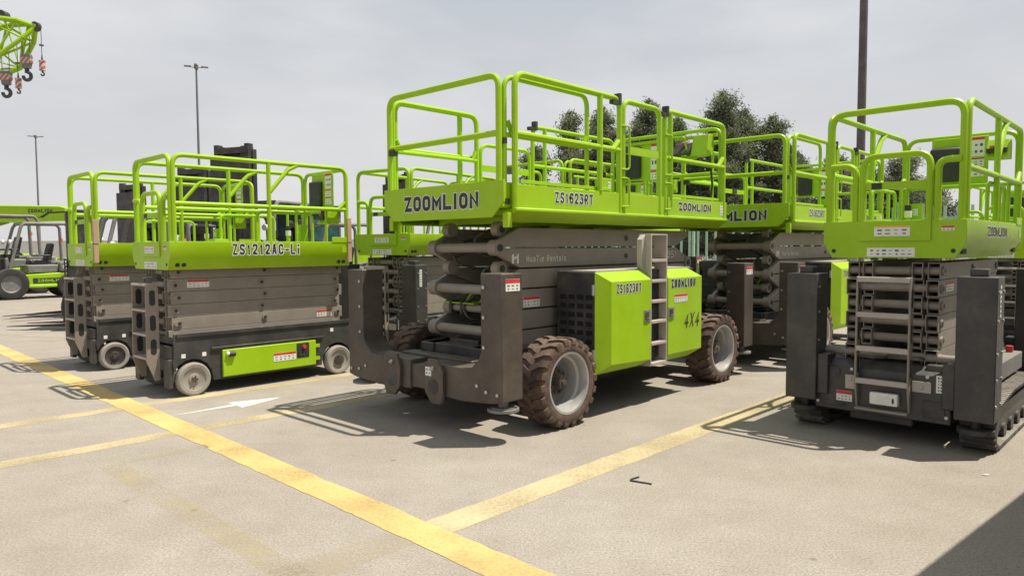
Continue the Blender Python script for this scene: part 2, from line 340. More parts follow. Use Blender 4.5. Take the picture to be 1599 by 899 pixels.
def paint_mat(name, col, wear):
    """road paint: ragged holes let the concrete below show"""
    m = bpy.data.materials.new(name); m.use_nodes = True; nt = m.node_tree; L = nt.links; p = nt.nodes['Principled BSDF']; o = nt.nodes['Material Output']
    tc = nt.nodes.new('ShaderNodeTexCoord')
    n1 = N(nt, 'ShaderNodeTexNoise', Scale=38.0, Detail=7.0, Roughness=0.8); n2 = N(nt, 'ShaderNodeTexNoise', Scale=1.6, Detail=5.0)
    L.new(tc.outputs['Object'], n1.inputs['Vector']); L.new(tc.outputs['Object'], n2.inputs['Vector'])
    ad = N(nt, 'ShaderNodeMath'); ad.operation = 'MULTIPLY_ADD'; ad.inputs[1].default_value = 0.55; L.new(n2.outputs['Fac'], ad.inputs[0]); L.new(n1.outputs['Fac'], ad.inputs[2])
    mr = N(nt, 'ShaderNodeMapRange'); mr.inputs['From Min'].default_value = wear-0.34; mr.inputs['From Max'].default_value = wear+0.22; L.new(ad.outputs[0], mr.inputs['Value'])
    hs = N(nt, 'ShaderNodeHueSaturation', Color=(*col, 1)); m3 = N(nt, 'ShaderNodeMapRange'); m3.inputs['From Min'].default_value = .3; m3.inputs['From Max'].default_value = .7; m3.inputs['To Min'].default_value = 0.86; m3.inputs['To Max'].default_value = 1.08
    L.new(n2.outputs['Fac'], m3.inputs['Value']); L.new(m3.outputs[0], hs.inputs['Value']); L.new(hs.outputs[0], p.inputs['Base Color'])
    p.inputs['Roughness'].default_value = 0.75
    tr = nt.nodes.new('ShaderNodeBsdfTransparent'); mx = nt.nodes.new('ShaderNodeMixShader')
    L.new(mr.outputs[0], mx.inputs[0]); L.new(tr.outputs[0], mx.inputs[1]); L.new(p.outputs[0], mx.inputs[2]); L.new(mx.outputs[0], o.inputs[0])
    return m
YP = paint_mat("yellow_road_paint", (0.53, 0.385, 0.15), 0.56)
YP2 = paint_mat("worn_yellow_road_paint", (0.44, 0.365, 0.215), 0.65)
YP3 = paint_mat("faded_yellow_road_paint", (0.43, 0.365, 0.21), 1.03)
WP = paint_mat("white_road_paint", (0.66, 0.65, 0.62), 0.64)
g = B(); g.add([(-400, -120, 0), (400, -120, 0), (400, 700, 0), (-400, 700, 0)], [(0, 1, 2, 3)])
tag(g.build('ground', GROUND, recalc=False), kind='structure')
def line(name, p, q, w, m, z=0.0015):
    p, q = Vector((*p, z)), Vector((*q, z)); d = (q-p).normalized(); s = Vector((-d.y, d.x, 0))*w/2
    n_ = int((q-p).length/.045); rd = random.Random(int(p.x*100)); b = B(); V = []; j = [0, 0]
    for i in range(n_+1):
        c = p+(q-p)*i/n_
        for k in (0, 1):
            j[k] = j[k]*.7+rd.uniform(-.004, .004)-(rd.random() < .05)*rd.uniform(0, .014); V.append(c+s*(1+j[k]/s.length)*(1 if k else -1))
    b.add(V, [(2*i, 2*i+2, 2*i+3, 2*i+1) for i in range(n_)]); return tag(b.build(name, m, recalc=False), kind='structure')
line('yellow_line', (-13.55, 16.75), (2.5, 1.08), 0.245, YP, 0.003)
line('yellow_line', (-6.0, 3.20), (8.6, 18.25), 0.20, YP2)
line('yellow_line', (-6.9, 4.39), (6.0, 17.4), 0.20, YP2)
line('yellow_line', (-0.50, 4.05), (12.5, 17.6), 0.24, YP2)
line('yellow_line', (-2.1, 2.5), (-0.62, 3.98), 0.26, YP3)
line('faded_yellow_line', (-3.05, 5.36), (-0.9, 3.32), 0.17, YP3)
line('faded_yellow_line', (-3.0, 5.42), (-2.5, 5.90), 0.12, YP3, 0.003)
line('faded_yellow_line', (-16.0, 16.3), (-6.5, 12.4), 0.15, YP3)
b = B(); b.add([(x, y, 0.002) for x, y in [(-3.36, 6.93), (-3.30, 6.99), (-2.93, 7.46), (-3.02, 7.53), (-2.54, 7.80), (-2.78, 7.30), (-2.87, 7.40)]], [(0, 1, 6, 2), (2, 6, 5, 4, 3)])
tag(b.build('painted_arrow', WP, recalc=False), kind='structure')

# ------------------------------------------------------------------ rough terrain scissor lift
def rt_wheel(root, x, sg, s):
    r = 0.408; yo = sg*1.10; W = 0.30
    hub_y = sg*(1.10-W/2)
    h = B()
    prof = [(0.275, .140), (0.30, .150), (0.350, .152), (0.380, .140), (0.388, .10), (0.390, 0), (0.388, -.10), (0.380, -.140), (0.350, -.152), (0.275, -.14)]
    h.lathe(prof, (x, hub_y, r), 48, 0, sgn=sg)
    nl = 22
    def P(a, rad, yy): return (x+rad*math.cos(a), hub_y+sg*yy, r+rad*math.sin(a))
    for side in (1, -1):
        for k in range(nl):
            a0 = 2*math.pi*(k+(0 if side > 0 else .5))/nl
            path = [(0.156, 0.0, .350, .380), (0.150, 0.0, .355, .402), (0.090, 0.025, .372, r), (0.035, 0.10, .372, r), (-0.015, 0.16, .372, r-.002)]
            secs = []
            for (yy, da, rb, rt) in path:
                hw = 0.086
                secs.append([P(a0+da-hw, rb, side*yy), P(a0+da+hw, rb, side*yy), P(a0+da+hw*.82, rt, side*yy), P(a0+da-hw*.82, rt, side*yy)])
            for A, E in zip(secs[:-1], secs[1:]):
                h.add(A+E, [(0, 1, 5, 4), (1, 2, 6, 5), (2, 3, 7, 6), (3, 0, 4, 7)])
            h.add(secs[0], [(0, 1, 2, 3)]); h.add(secs[-1], [(0, 1, 2, 3)])
    w = h.build('wheel', RUB, root)
    q = B(); q.lathe([(0.285, .132), (0.283, .146), (0.262, .142), (0.252, .11), (0.245, .06), (0.222, .045), (0.212, .0), (0.205, -.03)], (x, hub_y, r), 40, sgn=sg); q.lathe([(0.206, -.03), (0.16, -.035), (0.12, -.045), (0.0, -.05)], (x, hub_y, r), 40, 1, sgn=sg)
    q.lathe([(0.285, .132), (0.29, .0), (0.285, -.14)], (x, hub_y, r), 40, sgn=sg)
    q.build('rim', [RIM, FGREY], w)
    q = B(); q.cyl((x, hub_y-sg*.05, r), (x, hub_y+sg*.01, r), .118, 24, 0); q.cyl((x, hub_y+sg*.0, r), (x, hub_y+sg*.075, r), .078, 20, 0, .062); q.cyl((x, hub_y+sg*.07, r), (x, hub_y+sg*.09, r), .03, 6, 0)
    for k in range(9):
        a = 2*math.pi*k/9; q.cyl((x+.098*math.cos(a), hub_y, r+.098*math.sin(a)), (x+.098*math.cos(a), hub_y+sg*.028, r+.098*math.sin(a)), .012, 6)
    q.build('hub', HUB, w)

def rails(parent, paths, r=0.024, fil=0.12, name='guardrail', m=None, extra=None):
    b = B()
    for p in paths: b.tube(p, r, fil, 10)
    if extra: extra(b)
    return b.build(name, m or GREEN, parent)

def outrigger(root, sx, sg, front):
    """square column, flared foot plate and beam stub; sx = -1 near end, sg = side"""
    x0, x1 = (-2.33, -2.08) if sx < 0 else (2.05, 2.30)
    P = [(1.08, .36), (1.08, 1.415), (.835, 1.415), (.835, .76), (.80, .69), (.70, .60), (.10, .60), (.10, .33), (.60, .31), (.95, .335)]
    b = B(); b.prism([(sg*y, z) for y, z in P], 'x', x0, x1)
    o = b.build('outrigger', BROWNCHAR, root, 0.008)
    for (y, z) in [(.875, 1.30), (.875, 1.05), (.875, .80), (1.03, .42), (.90, .43), (.79, .47)]:
        b = B(); b.cyl((x0-.012, sg*y, z), (x0+.01, sg*y, z), .016, 8); b.build('bolt', STEEL, o)
    cx_ = (x0+x1)/2; b = B(); b.cyl((cx_, sg*.97, .29), (cx_, sg*.97, .38), .045, 12); b.cyl((cx_, sg*.97, .265), (cx_, sg*.97, .288), .135, 24); b.cyl((cx_, sg*.97, .288), (cx_, sg*.97, .30), .10, 24)
    b.build('foot_pad', FGREY, o)
    if sg < 0: sticker(o, (x0+.13, -1.0815, 1.32), *SIDE, .17, .10, RED, 3, .35, 3)
    b = B()       # pierced lug plates at the inner end of the beam
    ly = .33 if sg > 0 else .26
    pts = [(ly+.05, .64), (ly-.07, .64), (ly-.12, .52), (ly-.11, .34), (ly-.03, .25), (ly+.09, .25), (ly+.13, .34), (ly+.13, .54)]
    b.prism([(sg*y, z) for y, z in pts], 'x', x0-.035, x0-.003)
    b.lathe([(.075, 0), (.095, .004), (.095, .010), (.075, .014)], (0, 0, 0), 4, 0) if False else None; b.cyl((x0-.038, sg*ly, .40), (x0-.034, sg*ly, .40), .07, 20, 1); b.cyl((x0-.05, sg*ly, .57), (x0-.034, sg*ly, .55), .022, 8, 2)
    b.build('lug', [BROWNCHAR, BLACK, STEEL], o, 0.004)
    return o

def make_rt(name, label):
    t = thing(name, label, 'scissor lift', group='green scissor lifts')
    # chassis
    b = B(); b.box(-1.90, 1.90, -.46, .46, .42, .70); b.box(-2.0, -1.80, -.55, .55, .36, .60); b.box(1.80, 2.06, -.55, .55, .36, .60)
    for x in (-1.47, 1.47):
        b.box(x-.10, x+.10, -.80, .80, .32, .50); b.cyl((x, -.30, .41), (x, .30, .41), .17, 16)
    b.box(-1.93, -1.45, -.43, -.25, .60, .70); b.box(-1.93, -1.45, .25, .43, .60, .70); b.box(-1.75, -1.35, -.2, .2, .60, .74)
    b.box(-1.0, 1.0, -.62, .62, .40, .62)
    b.build('chassis', BLACK, t, 0.01)
    b = B(); b.box(-2.31, -2.12, -.34, .40, .345, .56); b.box(-2.12, -1.95, -.5, .5, .36, .62)
    b.build('front_beam', BROWNCHAR, t, 0.008)
    sticker(t, (-2.3665, -.20, .53), *ENDF, .08, .08, None, 2, cells=2, name='small_sticker')
    for x in (-1.47, 1.47):
        for sg in (-1, 1): rt_wheel(t, x, sg, 1)
    for sx in (-1, 1):
        for sg in (-1, 1): outrigger(t, sx, sg, sx < 0)
    # scissor stack: six levels each side, near ends pointed like a zigzag
    z0 = .635; dz = .198
    for k in range(6):
        a, c = z0+dz*k+.008, z0+dz*(k+1)-.008; ev = (k % 2 == 0)
        def prof(xe, cut, sgn, up):
            if up: return [(xe+sgn*cut, a), (xe, c-.05), (xe, c)]
            return [(xe, a), (xe, a+.05), (xe+sgn*cut, c)]
        for sg in (-1, 1):
            L_ = prof(-1.74, .30, 1, ev); Rr = prof(1.74, .30, -1, not ev)
            poly = L_+Rr[::-1]
            b = B(); b.prism(poly, 'y', sg*.405, sg*.46)
            o = b.build('scissor_arm', TAUPE, t, 0.004)
            for xx in (0.35, 1.05):
                b = B(); b.cyl((xx, sg*.46, (a+c)/2), (xx, sg*.468, (a+c)/2), .03, 14); b.build('pin', BLACK, o)
            if k == 4 and sg < 0:
                q = B(); cx, cz = -1.50, 1.525; yy = -.4605
                for dx in (-.045, .022): q.loft([(cx+dx, yy, cz-.05), (cx+dx+.026, yy, cz-.05), (cx+dx+.026, yy, cz+.045), (cx+dx, yy, cz+.03)], [(cx+dx, yy-.002, cz-.05), (cx+dx+.026, yy-.002, cz-.05), (cx+dx+.026, yy-.002, cz+.045), (cx+dx, yy-.002, cz+.03)])
                q.loft([(cx-.02, yy, cz-.015), (cx+.024, yy, cz+.0), (cx+.024, yy, cz+.022), (cx-.02, yy, cz+.007)], [(cx-.02, yy-.002, cz-.015), (cx+.024, yy-.002, cz+.0), (cx+.024, yy-.002, cz+.022), (cx-.02, yy-.002, cz+.007)])
                q.build('emblem', GREYINK, o)
                lettering(o, "HuaTie Rentals", (-1.04, -.4605, 1.518), *SIDE, .60, .062, .11, .40, 0, GREYINK)
                lettering(o, "351", (1.34, -.4605, 1.535), *SIDE, .22, .08, .12, .4, 0, GREYINK)
            if k == 2 and sg < 0: sticker(o, (-1.27, -.4615, 1.10), *SIDE, .24, .10, RED, 5)
            # inner arm, opposite parity
            L_ = prof(-1.62, .42, 1, not ev); Rr = prof(1.62, .42, -1, ev)
            b = B(); b.prism(L_+Rr[::-1], 'y', sg*.33, sg*.365); b.build('inner_scissor_arm', TAUPE, t, 0.004)
    for j, z in enumerate((.833, 1.229, 1.625)):
        for sx in (-1, 1):
            if sx > 0 and j == 2: continue
            x = sx*1.72; zz = z if sx < 0 else z+.198
            b = B(); b.cyl((x, -.40, zz), (x, .40, zz), .047, 18)
            for sg in (-1, 1): b.cyl((x, sg*.37, zz), (x, sg*.475, zz), .075, 20); b.cyl((x, sg*.475, zz), (x, sg*.482, zz), .035, 14, 1)
            b.build('cross_tube', [TAUPE, BLACK], t)
    for z in (1.031, 1.427, 1.80):
        x = -1.60
        if z < 1.1: b = B(); b.cyl((x, -.30, z), (x, .30, z), .04, 16); b.build('cross_tube', TAUPE, t)
        for sg in (-1, 1): b = B(); b.cyl((x, sg*.30, z), (x, sg*.385, z), .072, 20); b.cyl((x, sg*.385, z), (x, sg*.39, z), .035, 14, 1); b.build('pivot_boss', [TAUPE, BLACK], t)
    b = B(); rd = random.Random(4)
    for k in range(3):
        y = .25-.2*k
        b.tube([(-1.52, y, 1.02), (-1.45, y-.05, 1.16), (-1.0, y-.1, 1.20), (-.6, y-.1, 1.05)], .014, .08, 8, 0)
    b.box(-1.66, -1.4, -.05, .38, 1.075, 1.085, 0)
    b.build('hose', [GREEN], t)
    for y, zz in ((-.22, 1.30), (-.12, 1.62), (.20, 1.52), (.05, .98)):
        b = B(); b.tube([(-1.30, y, zz-.12), (-1.62, y+.02, zz-.05), (-1.68, y+.05, zz+.08), (-1.45, y+.06, zz+.18), (-1.0, y, zz+.2)], .013, .09, 8); b.build('hydraulic_hose', RUBB, t)
    for y in (.12, .28):
        b = B(); b.tube([(-1.66, y, 1.09), (-1.66, y, .97), (-1.54, y, .97), (-1.54, y, 1.09)], .016, .02, 8, closed=True); b.build('cable_clamp', BLACK, t)
    # platform
    b = B(); b.box(-1.92, 1.97, -.82, .82, 1.93, 1.965)
    for sg in (-1, 1):
        P = [(-.85, 2.175), (-.85, 1.972), (-.876, 1.966), (-.876, 1.945), (-.745, 1.855), (-.70, 1.855), (-.70, 1.87), (-.82, 1.95), (-.82, 2.175)]
        b.prism([(-sg*y, z) for y, z in P], 'x', -1.93, 1.98)
        b.box(-1.80, -.45, sg*.80-.012, sg*.80+.012, 2.19, 2.222); b.box(.65, 1.9, sg*.80-.012, sg*.80+.012, 2.19, 2.222)
    b.prism([(-.85, 2.175), (-.85, 1.97), (-.70, 1.86), (.70, 1.86), (.85, 1.97), (.85, 2.175)], 'x', 1.98, 2.0)
    for x in (-1.4, -.5, .4, 1.3): b.box(x-.04, x+.04, -.70, .70, 1.86, 1.93)
    for sg in (-1, 1): b.box(-1.99, -1.935, sg*.80-.03, sg*.80+.03, 1.80, 1.93)
    pf = b.build('platform', GREEN, t, 0.003)
    lettering(pf, "ZS1623RT", (-1.09, -.8505, 2.085), *SIDE, .575, .100, .17, .36, .08)
    lettering(pf, "ZOOMLION", (1.21, -.8505, 2.085), *SIDE, .76, .092, .24, .32, .08)
    sticker(pf, (1.86, -.8512, 2.07), *SIDE, .07, .12, None, 8, cells=3, vert=True)
    b = B(); b.prism([(.835, 2.205), (.835, 2.02), (.69, 1.889), (-.69, 1.889), (-.835, 2.02), (-.835, 2.205)], 'x', -2.045, -2.025)
    b.box(-2.025, -1.2, -.79, .79, 1.97, 1.995)
    for sg in (-1, 1): b.box(-2.025, -1.90, sg*.79-.01, sg*.79+.01, 1.98, 2.19)
    ex = b.build('extension_deck', GREEN, t, 0.003)
    lettering(ex, "ZOOMLION", (-2.0455, -.01, 2.048), *ENDF, 1.04, .145, .25, .26, .06)
    TP = 3.105
    # extension rails: near end and its two short returns
    rails(t, [[(-2.02, .76, 2.0), (-2.02, .76, TP), (-2.02, -.76, TP), (-2.02, -.76, 2.0)], [(-2.02, .76, 2.61), (-2.02, -.76, 2.61)]], .029)
    def clip(b): b.box(-2.06, -2.03, .70, .74, 2.52, 2.58)
    for sg in (-1, 1):
        rails(t, [[(-1.97, sg*.775, 2.0), (-1.97, sg*.775, TP-.01), (-.80, sg*.775, TP-.01), (-.80, sg*.775, 2.0)], [(-1.97, sg*.775, 2.60), (-.80, sg*.775, 2.60)],
                  [(-1.86, sg*.775, 2.60), (-1.93, sg*.775, 2.72)], [(-.86, sg*.775, 2.60), (-.82, sg*.775, 2.70)]], .023)
    for sg in (-1, 1):
        y = sg*.835
        A = [[(-1.90, y, 1.95), (-1.90, y, TP+.02), (-.33, y, TP+.02), (-.33, y, 1.95)], [(-1.90, y, 2.61), (-.33, y, 2.61)], [(-.665, y, 2.18), (-.665, y, TP+.01)], [(-.44, y, 2.61), (-.35, y, 2.70)]]
        if sg > 0: A = [[(-1.90, y, 1.95), (-1.90, y, TP), (-.74, y, TP), (-.74, y, 1.95)], [(-1.90, y, 2.63), (-.74, y, 2.63)], [(-1.0, y, 2.18), (-1.0, y, TP)]]
        rails(t, A, .029)
        if sg < 0:
            def bar(b):
                b.box(-.27, .43, y-.012, y+.012, 2.585, 2.665)
                b.box(-.24, .40, y-.012, y+.012, 1.99, 2.17)
            gt = rails(t, [[(-.27, y, 2.0), (-.27, y, TP+.015), (.43, y, TP+.015), (.43, y, 2.0)]], .028, name='gate', extra=bar)
            b = B(); b.box(-.255, -.20, y-.02, y+.02, 2.59, 2.66); b.build('latch', PLASTIC, gt)
            rails(t, [[(.54, y, 1.95), (.54, y, TP+.02), (1.93, y, TP+.02), (1.93, y, 1.95)], [(.54, y, 2.61), (1.93, y, 2.61)], [(.66, y, 2.18), (.66, y, TP)], [(1.80, y, 2.61), (1.91, y, 2.72)]], .029)
            for x in (-.32, .52):
                for za, zb in ((2.42, 2.86), (2.04, 2.33)):
                    b = B(); b.tube([(x, y-.02, zb), (x+.10, y-.05, zb), (x+.10, y-.05, za), (x, y-.02, za)], .010, .04, 8); b.build('grab_handle', GREEN, t)
        else:
            rails(t, [[(.22, y, 1.95), (.22, y, TP), (1.93, y, TP), (1.93, y, 1.95)], [(.22, y, 2.63), (1.93, y, 2.63)], [(.45, y, 2.18), (.45, y, TP)]], .026)
            gt = rails(t, [[(-.68, y, 2.0), (-.68, y, 2.80), (.16, y, 2.80), (.16, y, 2.0)]], .022, name='gate')
            b = B(); b.box(-.30, -.18, y-.03, y+.03, 2.50, 2.58); b.box(-.68, .16, y-.01, y+.01, 2.50, 2.57, 1); b.build('latch', [PLASTIC, GREEN], gt)
        for x in ((-.36, .56) if sg < 0 else (.26,)):
            b = B(); b.box(x-.02, x+.02, y-.035, y+.035, TP-.04, TP+.07); b.box(x-.12, x, y-.032, y+.02, TP-.045, TP-.005); b.build('rail_clamp', PLASTIC, t)
    for bx_ in ((-2.055, -2.0, .66, .74, 2.54, 2.60), (-2.0, -1.96, -.80, -.74, 2.52, 2.57), (-1.99, -1.94, -.81, -.75, 2.0, 2.05)):
        b = B(); b.box(*bx_); b.build('rail_clamp', PLASTIC, t)
    rails(t, [[(1.96, .78, 1.97), (1.96, .78, TP), (1.96, -.78, TP), (1.96, -.78, 1.97)], [(1.96, .78, 2.55), (1.96, -.78, 2.55)]], .024)
    # control station at the far end
    b = B(); b.box(1.90, 1.915, -.12, .62, 2.52, 3.02); b.box(1.88, 1.93, -.76, .76, 3.0, 3.04); cp = b.build('document_board', GREEN, t, .003)
    sticker(cp, (1.8985, .10, 2.83), *ENDF, .20, .34, RED, 6, .1, 4); sticker(cp, (1.8985, .10, 2.585), *ENDF, .20, .12, RED, 7, .2, 4)
    b = B(); b.box(1.85, 1.898, .34, .60, 2.55, 2.98); b.build('document_pouch', PLASTIC, cp, .03)
    b = B(); b.prism([(1.70, 2.76), (1.90, 2.76), (1.90, 3.02), (1.78, 3.02)], 'y', -.72, -.50); b.box(1.86, 1.90, -.50, -.14, 2.74, 2.79); bx = b.build('control_box', GREEN, t, .006)
    b = B(); b.prism([(1.66, 2.80), (1.86, 2.80), (1.86, 2.95), (1.76, 2.93)], 'y', -.495, -.16); b.cyl((1.74, -.25, 2.92), (1.70, -.25, 3.03), .018, 10); b.cyl((1.72, -.40, 2.90), (1.71, -.40, 2.94), .025, 10, 1); b.build('control_panel', [PLASTIC, RED], bx, .004)
    b = B(); b.tube([(1.68, -.18, 2.84), (1.62, -.18, 3.0), (1.62, -.46, 3.0), (1.68, -.46, 2.84)], .011, .04, 8); b.build('grab_handle', GREEN, bx)
    b = B(); b.tube([(1.80, -.72, 2.75), (1.83, -.74, 2.4), (1.86, -.70, 2.2), (1.8, -.6, 1.98)], .014, .1, 8); b.build('cable', PLASTIC, t)
    b = B(); b.box(-.57, -.41, -.80, -.70, 2.13, 2.32); jb = b.build('junction_box', GREEN, t, .006)
    b = B(); b.cyl((-.49, -.76, 2.32), (-.49, -.76, 2.38), .02, 10); b.build('plug', PLASTIC, jb); sticker(jb, (-.46, -.8015, 2.25), *SIDE, .05, .07, None, 3, cells=2)
    # engine boxes, doors and step ladder, both sides
    for sg in (-1, 1):
        b = B(); b.box(-1.0, .83, min(sg*.56, sg*1.04), max(sg*.56, sg*1.04), .47, 1.385)
        eb = b.build('engine_box', BLACK, t, .006)
        b = B()
        for i in range(4):
            for j in range(6):
                yy = sg*(.64+.105*i); zz = .72+.085*j; b.box(-1.004, -.998, yy-.036, yy+.036, zz-.022, zz+.022)
        b.build('vent', mat("vent_dark", (.006, .006, .006), .9, dust=0) if sg < 0 and name == 'scissor_lift' else INK, eb)
        b = B(); b.box(-.98, .80, min(sg*.58, sg*1.02), max(sg*.58, sg*1.02), 1.388, 1.40); b.build('sunlit_top', GALV, eb)  # pale plate: sunlight on the black box's top put into the colour
        y0, y1 = sg*1.035, sg*1.135
        for k in (0, 1):
            if k == 0: bk = [(-1.02, .41), (-.195, .41), (-.195, 1.39), (-1.02, 1.39)]; fr = [(-.885, .50), (-.195, .50), (-.195, 1.295), (-.885, 1.295)]
            else: bk = [(.14, .41), (.845, .47), (.845, 1.39), (.14, 1.39)]; fr = [(.14, .50), (.855, .52), (.855, 1.295), (.14, 1.295)]
            if k == 0: bk[1] = (-.28, .41); fr[1] = (-.195, .475)
            else: bk = [(.14, .40), (.70, .40), (.70, 1.39), (.14, 1.39)]; fr = [(.14, .485), (.855, .485), (.855, 1.295), (.14, 1.295)]
            b = B(); b.loft([(x, y0, z) for x, z in bk], [(x, y1, z) for x, z in fr]); d = b.build('engine_door', GREEN, t, .004)
            hx = -.27 if k == 0 else .20
            b = B(); b.box(hx-.055, hx+.055, min(y1, y1+sg*.008), max(y1, y1+sg*.008), .87, .99, 0); b.box(hx-.035, hx+.02, min(y1+sg*.008, y1+sg*.014), max(y1+sg*.008, y1+sg*.014), .89, .97, 1); b.box(hx-.03, hx+.035, min(y1+sg*.008, y1+sg*.02), max(y1+sg*.008, y1+sg*.02), .90, .91, 0)
            b.build('handle', [STEEL, BLACK], d)
            if k == 0:
                for zz in (.60, 1.22):
                    b = B(); b.cyl((-1.03, sg*1.03, zz-.05), (-1.03, sg*1.03, zz+.05), .018, 10); b.build('hinge', STEEL, d)
            if sg < 0 and k == 0: lettering(d, "ZS1623RT", (-.59, y1-.0005, 1.225), *SIDE, .42, .088, .16, .36, .08)
            if sg < 0 and k == 1:
                lettering(d, "ZOOMLION", (.455, y1-.0005, 1.235), *SIDE, .51, .092, .24, .32, .07)
                sticker(d, (.40, y1-.001, 1.075), *SIDE, .27, .085, RED, 9, .3, 6)
                lettering(d, "4X4", (.64, y1-.0005, .825), *SIDE, .33, .165, .15, .24, 0, m=BROWNCHAR, shear=0.2)
        b = B()
        lo, hi = min(sg*.98, sg*1.13), max(sg*.98, sg*1.13)
        for x in (-.185, .115): b.box(x-.006, x+.012, lo, hi, .40, 1.755)
        b.prism([(-.255, 1.42), (-.255, 1.70), (-.185, 1.755), (-.185, 1.32)], 'y', sg*1.0, sg*1.06)
        b.box(-.179, .115, lo, hi, 1.742, 1.756)
        ld = b.build('step_ladder', GALV, t, .003)
        for zz in (.415, .625, .85, 1.06, 1.27, 1.48):
            b = B(); b.box(-.172, .108, lo-.005, hi+.002, zz-.012, zz+.018); b.build('rung', GALV, ld, .004)
        b = B(); b.box(-.172, .108, sg*.97-.005, sg*.97+.005, .42, 1.30); b.build('back_panel', TAUPE, ld)
    return t
rt = make_rt('scissor_lift', "large four wheeled lift in the middle with 4X4 on its green door")
RT_O = (0.7217, 8.2205, 0); rt.location = RT_O; rt.rotation_euler = (0, 0, R(46.85))

# ------------------------------------------------------------------ small slab and crawler lifts
def small_platform(t, dz, text, tw, th, tcx):
    z = lambda a: a+dz
    b = B(); b.box(-1.12, 1.12, -.50, .50, z(1.49), z(1.525))
    for sg in (-1, 1):
        b.prism([(sg*y, z(q)) for y, q in [(.55, 1.712), (.55, 1.535), (.465, 1.40), (.445, 1.40), (.53, 1.54), (.53, 1.712)]], 'x', -1.14, 1.14)
    for x0, x1 in ((-1.155, -1.14), (1.14, 1.155)):
        b.prism([(.55, z(1.712)), (.55, z(1.53)), (.475, z(1.40)), (-.475, z(1.40)), (-.55, z(1.53)), (-.55, z(1.712))], 'x', x0, x1)
    b.box(.86, 1.12, -.556, -.545, z(1.70), z(1.77))
    pf = b.build('platform', GREEN, t, .003)
    lettering(pf, text, (tcx, -.5505, z(1.622)), *SIDE, tw, th, .16 if '1' in text else .24, .34, .08)
    b = B()
    for y, q in [(.46, 1.46), (-.46, 1.46)]: b.cyl((-1.152, y, z(q)), (-1.158, y, z(q)), .018, 12)
    for x in (-1.06, -.99, .98, 1.05): b.cyl((x, -.49, z(1.455)), (x, -.515, z(1.455)), .022, 12)
    b.build('bolt_hole', INK, pf)
    sticker(pf, (-1.1556, 0, z(1.448)), *ENDF, .37, .075, None, 21, cells=7, name='step_sticker')
    sticker(pf, (-1.1556, -.42, z(1.64)), *ENDF, .09, .04, RED, 22, .4, 3)
    b = B(); b.quad((1.05, -.5515, z(1.615)), X, Z, .09, .08, 0); b.build('inspection_plate', GREEN, pf)
    # entrance gate
    def g_(b):
        b.box(-1.17, -1.157, -.30, .25, z(1.545), z(1.708)); b.box(-1.15, -1.13, -.28, .23, z(1.975), z(2.035))
    gt = rails(t, [[(-1.14, .23, z(1.70)), (-1.14, .23, z(2.255)), (-1.14, -.28, z(2.255)), (-1.14, -.28, z(1.70))]], .027, .11, 'gate', extra=g_)
    b = B(); b.box(-1.156, -1.148, .08, .16, z(1.98), z(2.03)); b.build('latch', PLASTIC, gt)
    sticker(gt, (-1.1705, -.012, z(1.625)), *ENDF, .275, .085, YEL, 23, .16, 4, name='instruction_sticker')
    T = z(2.645)
    rails(t, [[(-1.115, .505, z(1.70)), (-1.115, .505, T), (-1.115, -.505, T), (-1.115, -.505, z(1.70))],
              [(-1.13, .50, z(2.19)), (-1.13, .29, z(2.19)), (-1.13, .29, z(1.70))], [(-1.13, -.50, z(2.19)), (-1.13, -.335, z(2.19)), (-1.13, -.335, z(1.70))]], .028, .12)
    for sg in (-1, 1):
        y = sg*.527
        rails(t, [[(-1.09, y, z(1.70)), (-1.09, y, T+.005), (1.09, y, T+.005), (1.09, y, z(1.70))], [(-1.09, y, z(2.125)), (1.09, y, z(2.125))],
                  [(.02, y, z(1.70)), (.02, y, T)], [(.40, y, T), (.28, y, T-.06), (.03, y, z(2.30))], [(.98, y, z(2.125)), (1.07, y, z(2.22))]], .026)
        rails(t, [[(-.12, sg*.485, z(1.60)), (-.12, sg*.485, z(2.06)), (.62, sg*.485, z(2.06)), (.62, sg*.485, z(1.60))], [(.40, sg*.485, z(1.6)), (.40, sg*.485, z(2.05))], [(.82, sg*.485, z(1.6)), (.82, sg*.485, z(2.10))]], .018, .08, 'inner_rail')
    rails(t, [[(1.115, .505, z(1.70)), (1.115, .505, T), (1.115, -.505, T), (1.115, -.505, z(1.70))], [(1.115, .50, z(2.125)), (1.115, -.50, z(2.125))]], .023)
    b = B(); b.box(1.07, 1.085, -.26, .26, z(2.14), z(2.63)); cp = b.build('document_board', GREEN, t, .02)
    b = B(); b.box(1.02, 1.068, -.02, .27, z(2.17), z(2.53)); b.build('document_pouch', PLASTIC, cp, .05)
    for i, (q, hh) in enumerate(((2.52, .20), (2.36, .09), (2.26, .09))): sticker(cp, (1.0685, -.15, z(q)), *ENDF, .15, hh, RED, 30+i, .15, 3)
    if text != 'ZOOMLION': z = lambda a: a+dz-.42
    b = B(); b.prism([(.80, z(2.36)), (1.02, z(2.36)), (1.02, z(2.56)), (.92, z(2.56))], 'y', -.47, -.28); bx = b.build('control_box', GREEN, t, .006)
    b = B(); b.box(.79, .90, -.46, -.29, z(2.42), z(2.46)); b.cyl((.84, -.38, z(2.46)), (.84, -.38, z(2.58)), .022, 10, 0, .03); b.cyl((.84, -.33, z(2.46)), (.84, -.33, z(2.49)), .022, 10, 1)
    b.build('joystick', [PLASTIC, ORANGE], bx)
    z = lambda a: a+dz
    b = B(); b.cyl((.78, .40, z(1.62)), (.78, .40, z(1.80)), .028, 12, 0); b.cyl((.78, .40, z(1.80)), (.78, .40, z(1.87)), .036, 12, 1); b.cyl((.78, .40, z(1.87)), (.78, .40, z(1.93)), .033, 12, 2); b.build('beacon', [GREEN, WHITE, PLASTIC], t)
